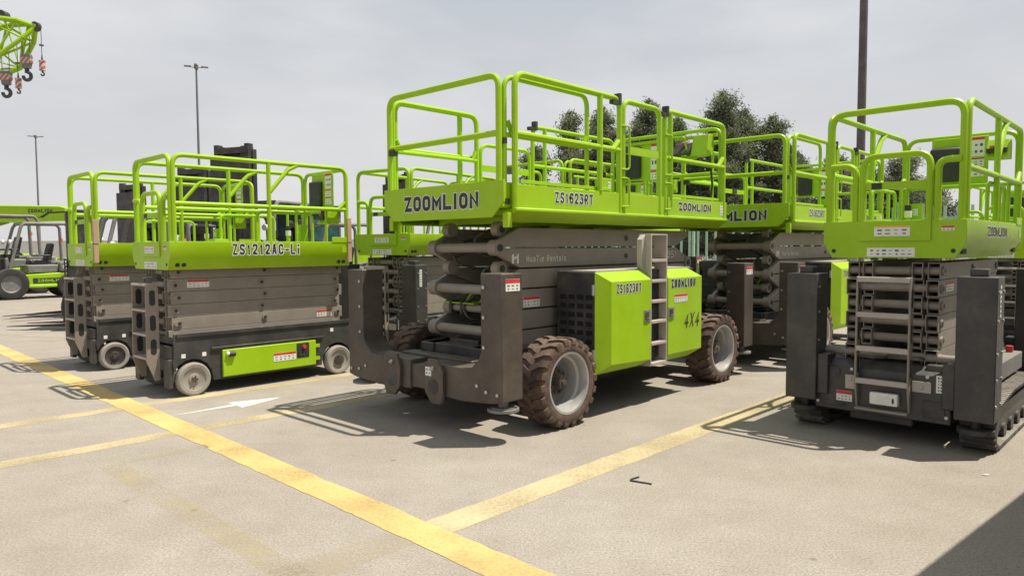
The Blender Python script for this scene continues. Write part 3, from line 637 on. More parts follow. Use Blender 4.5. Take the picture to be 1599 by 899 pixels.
    b = B(); b.box(-.28, -.10, .30, .48, z(1.60), z(1.75)); b.build('tool_box', GREEN, t, .006)
    b = B(); b.box(.90, 1.02, .30, .42, z(1.55), z(1.95)); jb = b.build('junction_box', GREEN, t, .006); sticker(jb, (.8985, .36, z(1.86)), *ENDF, .05, .07, None, 33, cells=2)
    return pf
def hollow_bar(b, x0, x1, y0, y1, z0, z1, t=.008, m=0):
    o = [(y0, z0), (y1, z0), (y1, z1), (y0, z1)]; i = [(y0+t, z0+t), (y1-t, z0+t), (y1-t, z1-t), (y0+t, z1-t)]
    v = [(x, *p) for x in (x0, x1) for q in (o, i) for p in q]
    f = []
    for k in range(4):
        n = (k+1) % 4
        f += [(k, n, 8+n, 8+k), (4+k, 12+k, 12+n, 4+n), (k, 4+k, 4+n, n), (8+k, 8+n, 12+n, 12+k)]
    b.add(v, f, m)
def small_scissor(t, base, tilt=0.0):
    for k in range(6):
        zc = base+.143*k; h = .0695
        for sg in (-1, 1):
            off = .018 if k % 2 else -.018
            b = B(); y0, y1 = sorted((sg*.265, sg*.36)); hollow_bar(b, -1.10+off, 1.09+off, y0, y1, zc-h, zc+h)
            o = b.build('scissor_arm', TAUPE, t, .003)
            for x in (-1.02, 0.0, 1.02):
                b = B(); b.cyl((x+off, sg*.36, zc), (x+off, sg*.372, zc), .036, 16, 0); b.cyl((x+off, sg*.372, zc), (x+off, sg*.378, zc), .02, 12, 1); b.build('pin', [TAUPE, BLACK], o)
            if sg < 0 and k == 4: sticker(o, (-.78, -.3615, zc+.01), *SIDE, .25, .085, RED, 41, .3, 5)
            if sg < 0 and k == 1: sticker(o, (.84, -.3615, zc-.01), *SIDE, .22, .085, RED, 42, .3, 5)
            b = B(); y0, y1 = sorted((sg*.15, sg*.235)); hollow_bar(b, -1.08-off, 1.08-off, y0, y1, zc-h, zc+h); b.build('inner_scissor_arm', TAUPE, t, .003)
        for x in (-1.03, 1.03):
            b = B(); b.cyl((x, -.355, zc), (x, .355, zc), .036, 14); b.cyl((x, -.375, zc), (x, -.355, zc), .03, 12); b.cyl((x, -.13, zc), (x, -.115, zc), .043, 14); b.build('cross_tube', TAUPE, t)
def ladder_small(t, x, y0, y1, z0, z1, depth, rungs, flat):
    b = B()
    for y in (y0, y1):
        P = [(x+depth*.1, z1), (x, z0+.22), (x+depth*.6, z0), (x+depth, z0), (x+depth, z1-.04), (x+depth*.85, z1)]
        b.prism(P, 'y', y-.008, y+.008)
    ld = b.build('step_ladder', TAUPE, t, .004)
    for i in range(len(rungs)-1):
        zc = (rungs[i]+rungs[i+1])/2; rw = depth*(.22 if flat else .24); hh = .055
        for y in (y0, y1):
            b = B(); b.prism([(x+depth*.55+rw*math.cos(a), zc+rw*math.sin(a)+(hh if math.sin(a) > 0 else -hh)) for a in [(j+.5)*math.pi/8 for j in range(16)]], 'y', y-.0092, y+.0092); b.build('grip_slot', INK, ld)
    for q in rungs:
        b = B()
        if flat: b.box(x+.004, x+depth*.9, y0, y1, q-.012, q+.012)
        else: b.box(x, x+.05, y0, y1, q-.022, q+.022)
        b.build('rung', GALV, ld, .006)
    return ld
def make_slab(name, label):
    t = thing(name, label, 'scissor lift', group='green scissor lifts')
    small_platform(t, 0.0, "ZS1212AC-Li", .85, .125, -.03)
    small_scissor(t, .655)
    def arch(cx, r, n=9): return [(cx+r*math.cos(math.pi*(1-i/(n-1))), .185+r*math.sin(math.pi*(1-i/(n-1)))) for i in range(n)]
    b = B()
    top = [(1.13, .695), (-1.10, .70)]
    poly = [(-1.10, .37)]+[(-1.10, .20)][:0]+[(-1.165, .37), (-1.155, .185)][:0]
    poly = [(-1.13, .70), (-1.13, .44), (-.93-.215, .40)] + arch(-.93, .225)[1:] + [(-.70, .14), (.70, .14)] + arch(.93, .225)[:-1] + [(1.16, .40), (1.16, .695)]
    poly = [p for p in poly if p[1] >= .13]
    b.prism(poly, 'y', -.515, -.49); b.prism(poly, 'y', .49, .515)
    b.box(-1.12, 1.14, -.49, .49, .58, .66); b.box(-.68, .68, -.46, .46, .15, .58); b.box(-1.16, -1.10, -.49, .49, .28, .56); b.box(1.10, 1.15, -.49, .49, .28, .56)
    b.box(-1.19, -1.14, -.50, -.36, .10, .42); b.box(-1.19, -1.14, .36, .50, .10, .42)
    ch = b.build('chassis', CHAR, t, .006)
    b = B(); b.box(-1.10, 1.12, -.53, -.516, .655, .70); b.box(-.72, .72, -.535, -.516, .49, .515); b.build('rail_strip', CHAR, ch, .004)
    for x in (-1.03, -.80, .85):
        b = B(); b.quad((x, -.5165, .45 if x < 0 else .58), X, Z, .045, .045); b.build('small_sticker', WHITE, ch)
    b = B(); b.box(-.60, .60, -.545, -.516, .165, .475); tr = b.build('battery_tray', GREEN, t, .008)
    sticker(tr, (.17, -.5465, .315), *SIDE, .30, .10, RED, 51, .28, 5)
    b = B(); b.box(.33, .50, -.549, -.545, .275, .455, 0); b.box(.355, .43, -.556, -.549, .30, .36, 1); b.cyl((.43, -.549, .41), (.43, -.575, .41), .024, 12, 2); b.build('ground_control', [PLASTIC, BLACK, RED], tr)
    b = B(); b.cyl((-.53, -.552, .42), (-.46, -.552, .42), .03, 12, 0); b.cyl((-.56, -.552, .43), (-.53, -.552, .43), .022, 10, 1); b.build('plug', [PLASTIC, WHITE], tr)
    for z in (.24, .40):
        b = B(); b.box(.60, .66, -.535, -.516, z-.02, z+.02); b.build('hinge', GREEN, tr)
    for x in (-.93, .93):
        for sg in (-1, 1):
            c = (x, sg*.50, .185); b = B()
            b.lathe([(.13, .055), (.165, .060), (.18, .052), (.185, .035), (.185, -.04), (.178, -.055), (.15, -.06), (.10, -.06)], c, 36, sgn=sg); w = b.build('wheel', RUBW, t)
            b = B(); b.lathe([(.134, .056), (.128, .048), (.118, .042), (.060, .040), (.055, .050), (.030, .052), (.0, .052)], c, 30, sgn=sg); rm = b.build('rim', RUBW if x < 0 else RUBW, w)
            b = B()
            for k in range(5): b.cyl((x+.03*math.cos(k*1.257), sg*.55, .185+.03*math.sin(k*1.257)), (x+.03*math.cos(k*1.257), sg*.565, .185+.03*math.sin(k*1.257)), .009, 6)
            b.cyl((x, sg*.545, .185), (x, sg*.562, .185), .02 if x < 0 else .07, 14); b.build('hub', RUB if x < 0 else HUB, w)
    ladder_small(t, -1.325, -.25, .16, .17, 1.245, .145, [.42, .68, .95, 1.235], True)
    return t
slab = make_slab('scissor_lift', "left slab lift with its green battery tray in full view")
SL_O = (-3.29, 8.967, 0); slab.location = SL_O; slab.rotation_euler = (0, 0, R(46.4))

def make_crawler(name, label):
    t = thing(name, label, 'scissor lift', group='green scissor lifts')
    small_platform(t, .122, "ZOOMLION", .80, .085, .0)
    small_scissor(t, .70)
    b = B(); b.box(-1.10, 1.10, -.50, .50, .26, .60); b.prism([(-1.26, .20), (-1.26, .58), (-1.16, .64), (-1.05, .64), (-1.05, .20)], 'y', -.50, .56)
    b.box(1.05, 1.22, -.52, .52, .22, .60); b.box(-1.0, 1.0, -.44, .44, .60, .645)
    b.box(-1.20, -1.02, -.54, -.30, .52, .66); b.box(-1.15, -.9, -.2, .3, .12, .24)
    for x in (-.7, .7): b.box(x-.12, x+.12, -.60, .60, .25, .42)
    ch = b.build('chassis', CHAR, t, .012)
    sticker(ch, (-1.2615, .47, .50), *ENDF, .055, .14, None, 61, cells=5, vert=True); sticker(ch, (-1.2615, -.42, .52), *ENDF, .055, .14, None, 62, cells=5, vert=True)
    sticker(ch, (-1.2615, .31, .33), *ENDF, .13, .09, RED, 63, .35, 4)
    for q in ((-1.275, -1.26, -.36, -.22, .44, .53), (-1.275, -1.26, .22, .30, .40, .52)):
        b = B(); b.box(*q); b.cyl((q[0]-.006, (q[2]+q[3])/2, .485), (q[0], (q[2]+q[3])/2, .485), .018, 8); b.build('bracket', GALV, ch, .004)
    for q in ((-1.268, -1.26, -.46, -.30, .24, .38), (-1.268, -1.26, .30, .50, .24, .28), (-1.30, -1.26, -.19, .18, .46, .475)):
        b = B(); b.box(*q); b.build('cover_plate', BLACK, ch, .004)
    for y, zz in ((-.47, .26), (-.47, .56), (.53, .26), (.53, .56), (-.33, .57), (.25, .57)):
        b = B(); b.cyl((-1.27, y, zz), (-1.26, y, zz), .014, 6); b.build('bolt', STEEL, ch)
    b = B(); b.tube([(-1.10, .30, .66), (-1.22, .26, .69), (-1.2, .1, .68), (-1.0, -.05, .67)], .014, .06, 8); b.build('hydraulic_hose', RUBB, t)
    b = B(); b.tube([(-1.05, -.28, .67), (-1.2, -.24, .72), (-1.15, .0, .70), (-.95, .1, .66)], .012, .06, 8); b.build('hydraulic_hose', RUBB, t)
    b = B(); b.cyl((-1.262, .39, .535), (-1.27, .39, .535), .045, 18); b.build('bolt_hole', BLACK, ch)
    b = B(); b.cyl((-1.08, -.62, .70), (-1.08, .64, .70), .036, 16); b.build('axle_tube', TAUPE, t)
    ladder_small(t, -1.34, -.205, .20, .26, 1.37, .09, [.49, .765, 1.05, 1.345], False)
    b = B(); b.box(-1.335, -1.26, -.205, .20, .245, .262); b.build('step_shelf', TAUPE, t)
    b = B(); b.box(-1.33, -1.265, -.13, .085, .305, .405); sb = b.build('socket_box', WHITE, t, .008)
    b = B(); b.box(-1.334, -1.33, -.07, .03, .325, .385, 0); b.box(-1.336, -1.33, -.105, -.09, .33, .37, 1); b.build('socket_lid', [OUTL, INK], sb, .002)
    # tracks
    path = [(-1.02, .0), (-1.12, .05), (-1.17, .15), (-1.14, .27), (-1.04, .345), (-.5, .40), (.5, .40), (1.04, .345), (1.14, .27), (1.17, .15), (1.12, .05), (1.02, .0)]
    for sg in (-1, 1):
        ya, yb = sorted((sg*.54, sg*.785))
        inn = [(x*.975, .02+(z*.92)) for x, z in path]
        b = B(); n = len(path)
        v = [(x, y, z+.016) for y in (ya, yb) for x, z in [(p[0]*.99, p[1]*.96) for p in path]]+[(x, y, z+.02) for y in (ya, yb) for x, z in inn]
        f = []
        for i in range(n):
            j = (i+1) % n; f += [(i, j, n+j, n+i), (2*n+i, 3*n+i, 3*n+j, 2*n+j), (i, 2*n+i, 2*n+j, j), (n+i, n+j, 3*n+j, 3*n+i)]
        b.add(v, f)
        P = [Vector((x, 0, z)) for x, z in path]; tot = sum((P[(i+1) % n]-P[i]).length for i in range(n)); m_ = 86; step = tot/m_
        for k in range(m_):
            d = k*step; i = 0
            while d > (P[(i+1) % n]-P[i]).length: d -= (P[(i+1) % n]-P[i]).length; i += 1
            dr = (P[(i+1) % n]-P[i]).normalized(); c = P[i]+dr*d; nn = Vector((-dr.z, 0, dr.x)); 
            if (c-Vector((0, 0, .2))).dot(nn) < 0: nn = -nn
            c0 = c-nn*.0; q = [c0-dr*.022-nn*.012, c0+dr*.022-nn*.012, c0+dr*.015+nn*.012, c0-dr*.015+nn*.012]
            for w in q: w.z = max(w.z, .002)
            b.loft([(w.x, ya, w.z) for w in q], [(w.x, yb, w.z) for w in q])
        tr = b.build('track', RUBB, t)
        b = B(); b.box(-.80, .80, ya+.05, yb-.05, .10, .30)
        for x in (-.98, .98): b.cyl((x, ya+.03, .17), (x, yb+.004, .17), .115, 22); b.cyl((x, yb, .17), (x, yb+.015, .17), .07, 16)
        for x in (-.6, -.3, 0, .3, .6): b.cyl((x, ya+.03, .09), (x, yb-.01, .09), .065, 14)
        b.build('track_frame', CHAR, tr, .005)
        b = B(); b.box(-.55, .70, min(sg*.50, sg*.66), max(sg*.50, sg*.66), .44, .60); b.build('side_box', FGREY, t, .01)
    # outrigger columns
    for sx in (-1, 1):
        for sg in (-1, 1):
            xa, xb = sorted((sx*1.33, sx*1.08)); ya, yb = sorted((sg*.53, sg*.80))
            b = B(); b.box(xa, xb, ya, yb, .27, 1.385); b.box(sx*1.205-.05, sx*1.205+.05, sg*.66-.06, sg*.66+.06, 1.386, 1.445); b.box(xa+.03, xb-.03, min(sg*.44, sg*.53), max(sg*.44, sg*.53), .33, .68)
            o = b.build('outrigger', CHAR, t, .008)
            for q in (.40, .60, .80, 1.05, 1.27):
                for xx, yy, k in ((xa+.04, sg*.80, 1), (xb-.04, sg*.80, 1), (xa+.05, sg*.53, -1)):
                    b = B(); b.cyl((xx, yy-sg*k*.004, q), (xx, yy+sg*k*.008, q), .012, 8); b.build('bolt', STEEL, o)
            b = B(); b.cyl((sx*1.205, sg*.66, .20), (sx*1.205, sg*.66, .28), .04, 12); b.cyl((sx*1.205, sg*.66, .165), (sx*1.205, sg*.66, .20), .13, 24); b.build('foot_pad', BLACK, o)
            if sg < 0: sticker(o, (xa+.10, -.8015, 1.20), *SIDE, .05, .24, None, 64, cells=6, vert=True)
    b = B(); b.cyl((.55, -.58, .60), (.55, -.58, .66), .03, 12); b.build('emergency_knob', RED, t)
    return t
crawler = make_crawler('scissor_lift', "crawler scissor lift at the right on rubber tracks, ladder on its near end")
CR_O = (3.976, 6.86, 0); crawler.location = CR_O; crawler.rotation_euler = (0, 0, R(46.0))

# copies standing behind
slab2 = copy_tree(slab, (-5.147, 10.73, 0), ROW, "slab lift half hidden behind the left lift, cardboard on its near platform corner")
crawler2 = copy_tree(crawler, (-1.29, 11.60, 0), R(57), "lift in the gap between the left slab lift and the large middle lift")
rt2 = copy_tree(rt, (4.486, 11.675, 0), R(46.85), "large lift whose platform end shows the letters MLION behind the middle lift")
rt3 = copy_tree(rt, (1.70, 14.4, 0), R(46.85), "distant large lift seen only through the rails of the middle lift")
slab3 = copy_tree(slab, (9.0, 12.9, 0), ROW, "scissor lift hidden behind the platform of the crawler lift at the right edge")
for root, x in ((slab, 1.115), (slab2, -1.115), (slab3, 1.115)):
    b = B(); b.box(x-.03, x+.03, -.568, -.50, 1.45, 2.02); b.box(x-.034, x+.034, -.572, -.496, 1.70, 1.708, 1); b.build('corner_guard', [CARD, INK], root, .006)
sticker(kids(rt)[0], (0, 0, 0.5), *SIDE, .01, .01) if False else None

for w in kids(slab2):
    if w.name.startswith('wheel'):
        for k in kids(w):
            if k.name.startswith('rim') and k.data.vertices[0].co.x < 0: k.data = k.data.copy(); k.data.materials[0] = BLACK
# ------------------------------------------------------------------ forklifts
def make_forklift(name, label, mast_h, wr=.36):
    t = thing(name, label, 'forklift', group='parked forklifts')
    b = B(); b.prism([(-.95, .30), (.55, .30), (.78, .62), (.62, .80), (.30, .62), (.25, .66), (-1.0, .72), (-1.05, .45)], 'y', -.50, .50)
    b.box(-.55, .45, -.55, .55, .30, .38); b.build('body', GREEN, t, .02)
    b = B(); b.prism([(-1.15, .42), (-1.22, .60), (-1.20, .98), (-.70, 1.02), (-.55, .98), (-.55, .725), (-.95, .725), (-.98, .42)], 'y', -.52, .52); cw = b.build('counterweight', FGREY, t, .04)
    b = B(); b.box(-.55, .20, -.40, .40, .70, .92); b.box(.62, .70, -.42, .42, .62, 1.12); b.build('cowl', FGREY, t, .03)
    b = B(); b.box(-.75, .10, -.508, -.502, .42, .56); pn = b.build('name_panel', PLASTIC, t); lettering(pn, "ZOOMLION", (-.32, -.5085, .49), *SIDE, .62, .08, .24, .3, m=GREEN)
    b = B(); b.box(-.75, .10, .502, .508, .42, .56); pn = b.build('name_panel', PLASTIC, t); lettering(pn, "ZOOMLION", (-.32, .5085, .49), -X, Z, .62, .08, .24, .3, m=GREEN)
    lettering(cw, "100", (-.72, .5205, .86), -X, Z, .24, .09, .14, .3, m=WHITE)
    b = B()
    for sg in (-1, 1): b.tube([(.60, sg*.46, .85), (.32, sg*.44, 1.95), (.25, sg*.43, 2.05), (-.75, sg*.43, 2.05), (-.82, sg*.44, 1.95), (-.85, sg*.46, .98)], .042, .12, 8)
    for x in (.28, .10, -.08, -.26, -.44, -.62, -.76): b.box(x-.015, x+.015, -.43, .43, 2.045, 2.085)
    b.build('overhead_guard', FGREY, t)
    b = B(); b.box(-.42, .08, -.24, .24, .93, 1.04); b.prism([(-.42, 1.0), (-.30, 1.04), (-.42, 1.52), (-.52, 1.50)], 'y', -.22, .22)
    for sg in (-1, 1): b.box(-.40, -.05, sg*.27-.03, sg*.27+.03, 1.15, 1.20)
    b.build('seat', PLASTIC, t, .04)
    b = B(); b.tube([(.52, .0, 1.0), (.38, .0, 1.25)], .03, 0, 10); c = Vector((.36, 0, 1.28)); ax = Vector((-.5, 0, .86)); u = Vector((0, 1, 0)); w = ax.cross(u)
    b.tube([c+(u*math.cos(a)+w*math.sin(a))*.16 for a in [i*math.pi/8 for i in range(16)]], .016, 0, 8, closed=True); b.box(.55, .66, -.30, .30, 1.05, 1.22); b.build('steering_wheel', PLASTIC, t)
    b = B()
    for sg in (-1, 1): b.box(.86, .99, sg*.36-.05, sg*.36+.05, .10, mast_h); b.box(.88, .97, sg*.25-.045, sg*.25+.045, .12, mast_h-.04); b.cyl((.93, sg*.16, .3), (.93, sg*.16, mast_h-.25), .045, 10)
    for z in (.35, 1.0, mast_h-.12): b.box(.84, 1.0, -.40, .40, z-.06, z+.06)
    b.box(.85, .88, -.30, .30, .75, mast_h-.15)
    if mast_h > 2.6: b.box(.80, .90, -.44, .44, mast_h-2.0, mast_h-.1); b.box(1.0, 1.04, -.46, .46, mast_h-1.5, mast_h-.25)
    ms = b.build('mast', BLACK, t, .006)
    if mast_h > 2.6: lettering(ms, "ZOOMLION", (1.0005, -.36, mast_h*.45), Z, Y, 1.0, .13, .22, .3, m=GREEN)
    b = B()
    for z in (.20, .55): b.box(1.0, 1.05, -.52, .52, z-.05, z+.05)
    for k in range(6): b.box(1.01, 1.03, -.45+.18*k-.012, -.45+.18*k+.012, .55, 1.15)
    b.box(1.01, 1.03, -.47, .47, 1.13, 1.17); b.build('carriage', BLACK, t, .004)
    for sg in (-1, 1):
        b = B(); b.box(1.051, 1.09, sg*.30-.055, sg*.30+.055, .08, .65); b.loft([(1.09, sg*.30-.055, .06), (1.09, sg*.30+.055, .06), (1.09, sg*.30+.055, .11), (1.09, sg*.30-.055, .11)], [(2.15, sg*.30-.04, .06), (2.15, sg*.30+.04, .06), (2.15, sg*.30+.04, .07), (2.15, sg*.30-.04, .07)]); b.build('fork', BLACK, t)
    for x, r in ((.62, wr), (-.80, wr*.8)):
        for sg in (-1, 1):
            c = (x, sg*.52, r); b = B(); b.lathe([(r*.55, .09), (r*.88, .11), (r*.96, .10), (r, .06), (r, -.06), (r*.96, -.10), (r*.88, -.11), (r*.55, -.09)], c, 30, sgn=sg); w = b.build('wheel', RUBF, t)
            b = B(); b.lathe([(r*.56, .088), (r*.48, .05), (r*.2, .04), (0, .05)], c, 24, sgn=sg); b.build('rim', FGREY, w)
    for sg in (-1, 1):
        b = B(); b.cyl((.55, sg*.40, 1.55), (.60, sg*.40, 1.55), .06, 12); b.build('headlight', WHITE, t)
    b = B(); b.box(-.84, -.80, -.30, -.20, 1.55, 1.65); b.build('tail_light', ORANGE, t)
    return t
HD = R(46.6+180)
fk = make_forklift('forklift', "forklift with big front tyre at the far left edge, number 100 on its counterweight", 2.15, .42)
fk.location = (-16.3, 24.4, 0); fk.rotation_euler = (0, 0, HD); fk.scale = (1.22,)*3
fk2 = copy_tree(fk, (-19.0, 26.6, 0), HD, "forklift cut off by the left edge, beyond the one numbered 100", 1.40)
fk3 = copy_tree(fk, (-7.9, 15.05, 0), R(183), "forklift behind the slab lifts with its long forks pointing left over bare concrete", 1.12)
fk6 = copy_tree(fk, (-9.9, 18.4, 0), HD, "forklift seen nose on through the rails of the lift with the cardboard corner", 1.2)
fk8 = copy_tree(fk, (-8.9, 19.4, 0), HD+R(30), "forklift with grey overhead guard seen through the left part of the left lift's rails", 1.1)
fk9 = copy_tree(fk, (-4.9, 19.6, 0), HD-R(10), "forklift seen through the right end of the left slab lift's rails", 1.1)
fkt = make_forklift('forklift', "forklift with the tallest black mast, rising above the left slab lift's rails", 3.1)
fkt.location = (-6.95, 20.6, 0); fkt.rotation_euler = (0, 0, HD+R(22)); fkt.scale = (1.42,)*3
fk7 = copy_tree(fkt, (-8.45, 21.4, 0), HD+R(18), "forklift with second tallest black mast, next to the tallest mast on its left", 1.27)
fk4 = copy_tree(fkt, (-10.2, 21.3, 0), HD+R(12), "forklift with the lowest of the three black masts above the left slab lift", 1.13)
fk5 = copy_tree(fkt, (-2.6, 22.4, 0), HD, "forklift whose black mast head shows between the left slab lift and the middle lift", 1.24)

# ------------------------------------------------------------------ loader with a glazed cab
t = thing('wheel_loader', "machine with teal cab windows and dark roof behind the left slab lift", 'wheel loader', (-6.0, 21.4, 0), R(-120))
b = B(); b.prism([(-2.4, .8), (-2.4, 1.5), (-.6, 1.6), (-.5, .7)], 'y', -.7, .7); b.box(.3, 1.7, -.4, .4, .7, 1.2); b.build('body', GREEN, t, .03)
b = B()
for x in (-.55, .62):
    for sg in (-1, 1): b.box(x-.04, x+.04, sg*.66-.04, sg*.66+.04, 1.2, 2.72)
b.box(-.6, .66, -.70, .70, 1.15, 1.3); b.box(-.6, .66, -.70, -.66, 1.3, 1.75); b.box(-.6, .66, .66, .70, 1.3, 1.75); cb = b.build('cab_frame', FGREY, t, .02)
b = B(); b.box(-.75, .90, -.78, .78, 2.72, 2.88); b.build('roof', BLACK, cb, .04)
for a in ((-.51, .58, -.672, -.664, 1.76, 2.70), (-.51, .58, .664, .672, 1.76, 2.70), (.62, .63, -.62, .62, 1.35, 2.70), (-.56, -.55, -.62, .62, 1.6, 2.70)):
    b = B(); b.box(*a); b.build('window', GLASS, cb)
b = B(); b.tube([(1.0, .3, 1.1), (1.7, .3, 1.9), (2.4, .3, .7)], .12, .2, 8); b.tube([(1.0, -.3, 1.1), (1.7, -.3, 1.9), (2.4, -.3, .7)], .12, .2, 8); b.build('boom', FGREY, t)
b = B(); b.prism([(2.3, .15), (3.0, .12), (2.9, .2), (2.45, .3), (2.4, .9), (2.3, .9)], 'y', -1.0, 1.0); b.build('bucket', GREEN, t, .01)
b = B(); b.tube([(.9, .72, 2.6), (1.1, .80, 2.5), (1.1, .80, 2.2)], .02, .05, 8); b.box(1.06, 1.1, .72, .92, 2.0, 2.35); b.build('mirror', PLASTIC, t)
for x in (-1.5, 1.2):
    for sg in (-1, 1):
        c = (x, sg*.85, .6); b = B(); b.lathe([(.33, .15), (.5, .19), (.6, .14), (.6, -.14), (.5, -.19), (.33, -.15)], c, 32, sgn=sg); w = b.build('wheel', RUBB, t)
        b = B(); b.lathe([(.34, .15), (.28, .06), (.1, .05), (0, .07)], c, 24, sgn=sg); b.build('rim', FGREY, w)

# ------------------------------------------------------------------ truck crane with a level boom at the far left
t = thing('truck_crane', "green truck crane with its level telescopic boom stretching in from the left edge", 'crane', (-24.0, 32.6, 0), R(0))
b = B(); b.box(-6, 3.6, -1.2, 1.2, .75, 1.25); b.box(-5.8, 1.6, -1.2, 1.2, 1.25, 1.45); b.build('carrier', GREEN, t, .03)
b = B(); b.prism([(-8.1, .9), (-6.1, .9), (-6.1, 2.3), (-6.6, 2.6), (-8.0, 2.6)], 'y', -1.15, .1); k = b.build('cab', GREEN, t, .04)
b = B(); b.prism([(-7.8, 1.7), (-6.4, 1.7), (-6.6, 2.4), (-7.8, 2.4)], 'y', -1.16, -1.15); b.build('window', GLASS, k)
b = B(); b.box(-4.2, -2.2, -1.0, 1.0, 1.5, 2.6); b.build('turntable', GREEN, t, .05)
for x in (-4.8, -3.4, 1.0, 2.6):
    for sg in (-1, 1):
        c = (x, sg*1.05, .55); b = B(); b.lathe([(.3, .14), (.46, .17), (.55, .13), (.55, -.13), (.46, -.17), (.3, -.14)], c, 28, sgn=sg); w = b.build('wheel', RUBB, t); b = B(); b.lathe([(.31, .13), (.26, .06), (0, .05)], c, 20, sgn=sg); b.build('rim', FGREY, w)
b = B(); b.prism([(-3.6, 2.75), (4.1, 2.93), (4.1, 3.50), (3.8, 3.58), (-3.6, 3.72)], 'y', -.38, .38); bm_ = b.build('boom', GREEN, t, .05)
b = B(); b.prism([(3.9, 2.9), (4.6, 2.88), (4.8, 3.1), (4.6, 3.38), (3.9, 3.42)], 'y', -.30, .30); b.build('boom_head', GREEN, t, .03)
b = B(); b.loft([(2.9, -.386, 3.08), (3.3, -.386, 3.30), (4.05, -.386, 3.34), (4.05, -.386, 3.28), (3.35, -.386, 3.24), (3.05, -.386, 3.04)], [(2.9, -.383, 3.08), (3.3, -.383, 3.30), (4.05, -.383, 3.34), (4.05, -.383, 3.28), (3.35, -.383, 3.24), (3.05, -.383, 3.04)]); b.box(-3.0, 2.9, -.386, -.383, 3.04, 3.08); b.build('stripe', INK, bm_)
lettering(bm_, "ZOOMLION", (2.95, -.3805, 3.36), *SIDE, 1.1, .17, .24, .3)
b = B(); b.cyl((-2.6, 0, 1.9), (1.2, 0, 2.95), .14, 14); b.build('lift_cylinder', FGREY, t)

# ------------------------------------------------------------------ lattice crane boom tip with hooks, upper left
tip = Vector((-20.75, 32.0, 11.35)); foot = Vector((-50.0, 36.5, 2.0))
t = thing('lattice_crane', "green lattice crane boom with sheave tip poking into the upper left sky", 'crane', (-50.8, 36.6, 0))
def rel(p): return Vector(p)-t.location
ax = (foot-tip).normalized(); sd_ = ax.cross(Z).normalized(); upv = sd_.cross(ax).normalized()
if upv.z < 0: upv = -upv
b = B(); nseg = 22; Ln = (foot-tip).length; secs = []
for i in range(nseg+1):
    d = 0.55+(Ln-0.55)*i/nseg; h_ = min(0.16+d*.45, 1.0); c = tip+ax*d
    secs.append([rel(c+sd_*a*h_*.75+upv*e*h_) for a, e in ((-1, -1), (1, -1), (1, 1), (-1, 1))])
for A, E in zip(secs[:-1], secs[1:]):
    for k in range(4):
        b.cyl(A[k], E[k], .10, 8); b.cyl(A[k], E[(k+1) % 4], .05, 6); b.cyl(A[(k+1) % 4], E[k], .05, 6); b.cyl(A[k], A[(k+1) % 4], .035, 6)
for k in range(4): b.cyl(secs[0][k], rel(tip), .10, 8)
b.build('lattice_boom', GREEN, t)
b = B(); b.cyl(rel(tip)-sd_*.1, rel(tip)+sd_*.1, .20, 20, 1); b.cyl(rel(tip)-sd_*.13, rel(tip)+sd_*.13, .09, 12)
st = rel(tip+ax*1.35+upv*1.0); b.cyl(st-sd_*.15, st+sd_*.15, .22, 18, 1); b.cyl(rel(tip), st, .018, 6, 1); b.cyl(rel(tip+ax*1.35+upv*.4), st, .05, 8)
b.build('sheave', [GREEN, BLACK], t)
b = B(); b.box(-2.2, 1.8, -1.4, 1.4, .9, 2.4); b.build('housing', GREEN, t, .05)
for sg in (-1, 1):
    b = B(); b.prism([(-2.4, 0.002), (2.4, 0.002), (2.8, .35), (2.4, .8), (-2.4, .8), (-2.8, .35)], 'y', sg*1.5-.35, sg*1.5+.35); b.build('track', RUBB, t, .04)
STRIPE = bpy.data.materials.new("hazard_stripe"); STRIPE.use_nodes = True; q = STRIPE.node_tree; pr = q.nodes['Principled BSDF']
tcn = q.nodes.new('ShaderNodeTexCoord'); wv = q.nodes.new('ShaderNodeTexWave'); wv.inputs['Scale'].default_value = 2.0; mpn = q.nodes.new('ShaderNodeMapping'); mpn.inputs['Rotation'].default_value = (0, R(-40), 0)
q.links.new(tcn.outputs['Object'], mpn.inputs[0]); q.links.new(mpn.outputs[0], wv.inputs[0]); rp = q.nodes.new('ShaderNodeValToRGB'); rp.color_ramp.interpolation = 'CONSTANT'
rp.color_ramp.elements[0].color = (.45, .42, .38, 1); rp.color_ramp.elements[1].position = .5; rp.color_ramp.elements[1].color = (.42, .10, .07, 1); q.links.new(wv.outputs['Fac'], rp.inputs[0]); q.links.new(rp.outputs[0], pr.inputs['Base Color'])
HOOKM = mat("hook_steel", (.035, .035, .04), .5)
def hook(b, c, r, w):
    pts = []
    for i in range(14):
        a = R(100-i*22); pts.append((c[0]+r*math.cos(a), c[1], c[2]+r*math.sin(a)))
    b.tube([(c[0], c[1], c[2]+r*1.7)]+pts, w, 0, 8)
def hook_block(x, y, ztop, zrope, lab):
    t = thing('hook_block', lab, 'crane hook', (x, y, ztop), group='hooks under the lattice boom')
    b = B(); b.prism([(-.20, 0), (.20, 0), (.24, -.12), (.16, -.62), (-.16, -.62), (-.24, -.12)], 'y', -.09, .09); b.build('block_housing', FGREY, t, .02)
    b = B(); b.box(-.225, .225, -.096, .096, -.40, -.14); b.build('striped_band', STRIPE, t)
    b = B(); b.cyl((0, 0, -.62), (0, 0, -.72), .09, 12); hook(b, (0, 0, -.95), .17, .075); b.build('hook', HOOKM, t)
    b = B()
    for dx in (-.16, .16): b.cyl((dx, 0, 0), (dx, 0, zrope-ztop), .014, 6)
    b.build('wire_rope', HOOKM, t)
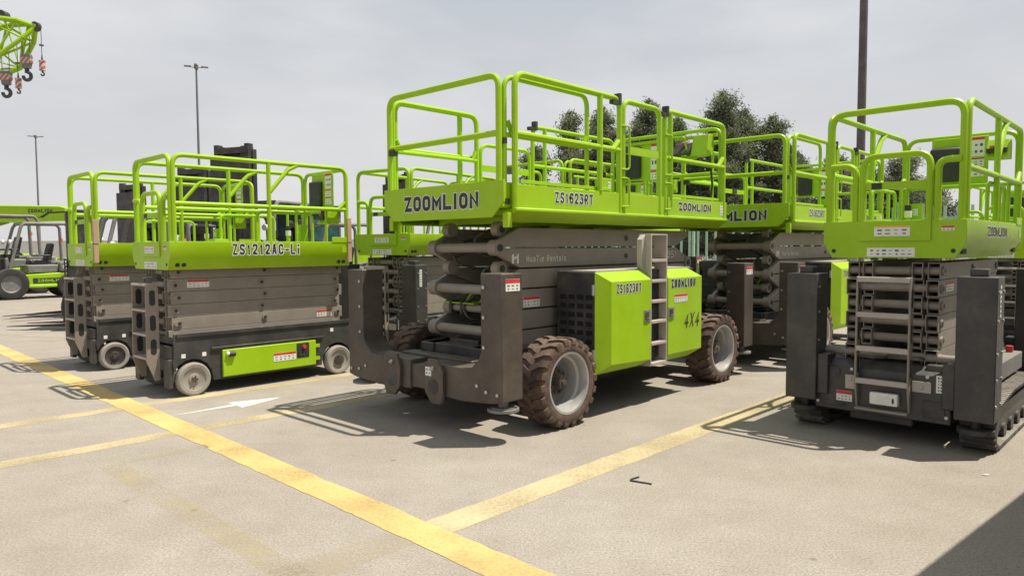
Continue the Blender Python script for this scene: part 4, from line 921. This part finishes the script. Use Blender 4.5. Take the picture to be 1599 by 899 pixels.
def hook_ball(x, y, ztop, zrope, lab):
    t = thing('hook_weight', lab, 'crane hook', (x, y, ztop), group='hooks under the lattice boom')
    b = B(); b.cyl((0, 0, 0), (0, 0, -.34), .12, 14); b.cyl((0, 0, .0), (0, 0, .06), .13, 14); b.cyl((0, 0, -.34), (0, 0, -.37), .13, 14); b.build('weight', STRIPE, t)
    b = B(); b.cyl((0, 0, -.36), (0, 0, -.43), .04, 8); hook(b, (0, 0, -.52), .07, .032); b.build('hook', HOOKM, t)
    b = B(); b.cyl((0, 0, .05), (0, 0, .30), .045, 8, 0, .02); b.cyl((0, 0, .3), (0, 0, zrope-ztop), .014, 6); b.cyl((0, 0, .70), (0, 0, .74), .10, 10); b.build('wire_rope', HOOKM, t)
hook_block(-21.22, 32.0, 10.17, 11.1, "striped hook block with black hook, the one wholly inside the sky")
hook_block(-22.22, 32.1, 9.48, 10.3, "striped hook block with black hook cut by the left edge")
hook_ball(-20.54, 32.0, 9.83, 11.2, "small red hook weight hanging from the very tip of the lattice boom")
hook_ball(-21.62, 32.0, 9.07, 10.7, "small red hook weight hanging lower, between the two hook blocks")

# ------------------------------------------------------------------ light poles
def light_pole(x, y, h, r0, r1, arms, lab, m):
    t = thing('light_pole', lab, 'light pole', (x, y, 0))
    b = B(); b.cyl((0, 0, 0), (0, 0, h), r0, 20, 0, r1); b.box(-r0*1.7, r0*1.7, -r0*1.7, r0*1.7, 0.002, .05); b.build('pole', m, t)
    for k in range(arms):
        a = 2*math.pi*k/arms+.35; d = Vector((math.cos(a), math.sin(a), 0)); n_ = Vector((-d.y, d.x, 0))
        b = B(); b.cyl(Vector((0, 0, h-.05)), d*.7+Vector((0, 0, h+.0)), .05, 8)
        c = d*1.0+Vector((0, 0, h+.0)); s_ = .42; w_ = .2
        A = [c-d*s_-n_*w_, c+d*s_-n_*w_*.7, c+d*s_+n_*w_*.7, c-d*s_+n_*w_]; b.loft(A, [p+Vector((0, 0, .14)) for p in A]); b.build('lamp_head', m, t)
    if arms: b = B(); b.cyl((0, 0, h-.2), (0, 0, h+.30), .26, 12); b.build('lamp_ring', m, t)
light_pole(-40.1, 93, 24.7, .20, .11, 4, "tall grey light pole with crossed lamp heads above the left slab lift", POLEG)
light_pole(-98.3, 150, 24.9, .22, .13, 4, "most distant light pole, standing at the far left of the sky", POLEG)
light_pole(12.15, 25.2, 26.0, .15, .10, 4, "thick dark pole rising out of frame above the crawler lift", GALVP)

# ------------------------------------------------------------------ fence, wall, trees
def along(s): return (5.95+.73*s, 23.0-.683*s)
t = thing('palisade_fence', "pale green upright bar fence behind the parked lifts", 'fence', (5.95, 23.0, 0), math.atan2(-.683, .73))
for x0 in range(-9, 12, 3):
    b = B()
    for k in range(10): xx = x0+.3*k; b.box(xx-.035, xx+.035, -.012, .012, .12, 2.62)
    b.box(x0-.15, x0+2.85, .014, .045, .45, .51); b.box(x0-.15, x0+2.85, .014, .045, 2.28, 2.34); b.build('fence_panel', FENCEG, t)
for x0 in range(-9, 13, 3):
    b = B(); b.box(x0-.20, x0-.12, -.04, .04, 0.002, 2.75); b.build('post', FENCEG, t)
b = B(); b.box(-80, 60, 0, .3, 0.002, 2.3); b.box(-80, 60, -.03, .33, 2.3, 2.38); o = b.build('boundary_wall', WALLM, None, 0, (-10, 62, 0)); tag(o, "long low pale wall far behind the vehicles", 'wall')

LEAF = []
for i, c in enumerate(((.095, .115, .075), (.14, .16, .105), (.19, .205, .145))):
    m = mat("leaf", c, .55, dust=0.1, dcol=(.2, .2, .16), var=.3, scale=2); nt = m.node_tree; p = nt.nodes['Principled BSDF']; o_ = nt.nodes['Material Output']
    tl = nt.nodes.new('ShaderNodeBsdfTranslucent'); tl.inputs['Color'].default_value = (c[0]*1.5, c[1]*1.6, c[2], 1); mx = nt.nodes.new('ShaderNodeMixShader'); mx.inputs[0].default_value = .35
    nt.links.new(p.outputs[0], mx.inputs[1]); nt.links.new(tl.outputs[0], mx.inputs[2]); nt.links.new(mx.outputs[0], o_.inputs[0]); LEAF.append(m)
def tree(x, y, h, w, seed, lab, base=.12):
    rd = random.Random(seed); t = thing('tree', lab, 'tree', (x, y, 0), group='trees behind the fence')
    lean = (rd.uniform(-.3, .3), rd.uniform(-.3, .3)); b = B()
    pts = [Vector((lean[0]*s*s, lean[1]*s*s, h*.93*s)) for s in (0, .2, .4, .6, .8, 1)]
    for i in range(5): b.cyl(pts[i], pts[i+1], .16*(1-i/5.6), 8, 0, .16*(1-(i+1)/5.6))
    cl = []
    nl = int(34+h*4.4)
    for i in range(nl):
        s = base+(1-base)*((i+rd.random())/nl); a = i*2.4+rd.uniform(-.5, .5)
        env = w*(.50+.75*math.sin(math.pi*min(1, .15+s*.75)))*(1.10-s*.72)*rd.choice((.35, .6, .9, 1.15, 1.5))*rd.uniform(.85, 1.1)
        p0 = Vector((lean[0]*s*s, lean[1]*s*s, h*s*.93)); p1 = p0+Vector((math.cos(a)*env, math.sin(a)*env, rd.uniform(.25, .75)*env*.6+.1))
        b.cyl(p0, p1, .035, 5, 0, .012); cl.append((p1, .20+.24*rd.random()*w**.5))
        if env > .5: cl.append((p0.lerp(p1, .6), .22+.18*rd.random()))
    cl.append((Vector((lean[0], lean[1], h*.95)), .3)); cl.append((Vector((lean[0], lean[1], h*.985)), .18))
    b.build('trunk', BARK, t)
    c = B()
    for p, r in cl:
        n = int(300*(r/.35)**1.4); tone = rd.choice((0, 0, 1, 1, 2))
        for _ in range(n):
            d = Vector((rd.gauss(0, 1), rd.gauss(0, 1), rd.gauss(0, .8))); d *= r*.60; q = p+d
            if q.z < .3: continue
            u = Vector((rd.uniform(-1, 1), rd.uniform(-1, 1), rd.uniform(-1, .3))).normalized(); v = u.orthogonal().normalized(); v = (v*math.cos(1.0)+u.cross(v)*math.sin(rd.uniform(0, 6))).normalized()
            l, ww = rd.uniform(.05, .10), rd.uniform(.02, .034)
            c.add([q-u*l, q+v*ww, q+u*l, q-v*ww], [(0, 1, 2, 3)], tone if rd.random() < .75 else rd.randint(0, 2))
    c.build('crown', LEAF, t, recalc=False)
TR = [(1.5, 38, 6.9, 1.0, "short tree at the left end of the row, left of the narrow one"), (3.0, 37.6, 8.6, .85, "narrow tree just right of the middle lift's left gate post"),
      (5.0, 38.2, 9.0, 1.15, "tall tree behind the middle of the large lift's rails, left of its gate"), (6.8, 37.4, 9.2, 1.1, "tree framed by the large lift's gate loop"),
      (8.6, 38.6, 8.5, 1.15, "tree behind the document board of the middle lift"), (10.7, 37.6, 9.6, 1.15, "tallest tree, rising highest above the middle lift's right rail"),
      (12.3, 38.4, 8.9, 1.1, "bushy tree just right of the tallest tree"), (13.8, 37.8, 8.4, 1.1, "tree above the platform reading MLION"),
      (15.3, 38.3, 6.6, 1.1, "lower tree right of the platform reading MLION"), (16.8, 37.5, 6.4, 1.2, "low tree left of the thick dark pole"),
      (18.6, 38.2, 5.6, 1.3, "low tree just right of the thick dark pole"), (20.3, 38.0, 6.3, 1.3, "rounded tree framed by the crawler lift's gate"), (22.4, 38.6, 5.2, 1.2, "low tree at the right end of the row"),
      (4.0, 39.6, 6.4, 1.0, "lower tree filling the gap behind the narrow tree"), (6.0, 39.8, 6.8, 1.0, "lower tree behind the middle lift's gate post"), (9.7, 39.5, 7.2, 1.1, "lower tree just left of the tallest tree"), (11.6, 39.9, 7.0, 1.1, "lower tree just behind the tallest tree on its right"), (14.6, 40.0, 6.0, 1.2, "lower tree behind the rails above the letters MLION")]
for i, (x, y, h, w, lab) in enumerate(TR): tree(x, y, h, w, 100+i, lab)

# ------------------------------------------------------------------ small things
b = B(); b.tube([(.005, .075, .008), (-.06, .03, .007), (-.065, .0, .007), (.065, -.075, .007)], .0055, .01, 8)
tag(b.build('bent_rod', PLASTIC, None, 0, (.885, 4.915, 0)), "bent black rod lying on the bare concrete in the foreground", 'debris')
for i, (x, y, lab) in enumerate(((-1.05, 7.0, "scrap of paper litter in front of the middle lift's shadow"), (3.35, 5.0, "pale scrap of litter near the big shadow at lower right"))):
    b = B(); rd = random.Random(i); pt = [(rd.uniform(.012, .03)*math.cos(a)*1.3, rd.uniform(.008, .016)*math.sin(a)) for a in [k*.9 for k in range(7)]]; b.prism(pt, 'z', .002, .008); tag(b.build('litter', WHITE, None, 0, (x, y, 0)), lab, 'litter')

# ------------------------------------------------------------------ unseen container-shaped caster added outside the right edge (its shadow lies at lower right)
t = thing('shadow_caster_container', "unseen container-shaped box added right of the frame to shade the lower right corner", 'container', (3.02, 3.50, 0), math.atan2(.652, .758))
CASTER_GREY = mat("shadow_caster_grey", (.60, .60, .57), .55, dust=.2)  # pale so the added caster bounces light into its own shadow
def corr(n, L0, L1, y, dy):
    P = []
    for i in range(n):
        a = L0+(L1-L0)*i/n; st = (L1-L0)/n; P += [(a, y), (a+st*.35, y), (a+st*.5, y+dy), (a+st*.85, y+dy)]
    return P+[(L1, y)]
for y, dy in ((-.05, .04), (-2.39, .04)):
    P = corr(18, -1.15, 4.75, y, -abs(dy) if y > -1 else abs(dy)); b = B(); b.prism(P+[(x, yy-.004) for x, yy in P[::-1]], 'z', .15, 2.48); b.build('wall_panel', CASTER_GREY, t)
b = B(); b.box(-1.18, 4.78, -2.42, -.02, 2.49, 2.59); b.build('roof', CASTER_GREY, t, .01)
b = B(); b.box(-1.18, 4.78, -2.42, -.02, .002, .16); b.build('floor_frame', CASTER_GREY, t, .01)
for x in (-1.18, 4.66):
    for y in (-2.42, -.14): b = B(); b.box(x, x+.12, y, y+.12, .161, 2.489); b.build('corner_post', CASTER_GREY, t, .008)
for y in (-2.29, -1.21): b = B(); b.box(-1.17, -1.13, y, y+1.06, .17, 2.48); d = b.build('door', CASTER_GREY, t, .008); q = B(); q.cyl((-1.195, y+.8, .2), (-1.195, y+.8, 2.45), .018, 8); q.box(-1.21, -1.18, y+.55, y+.85, 1.2, 1.24); q.build('lock_bar', STEEL, d)
b = B(); b.box(4.74, 4.77, -2.29, -.15, .17, 2.48); b.build('end_wall', CASTER_GREY, t)
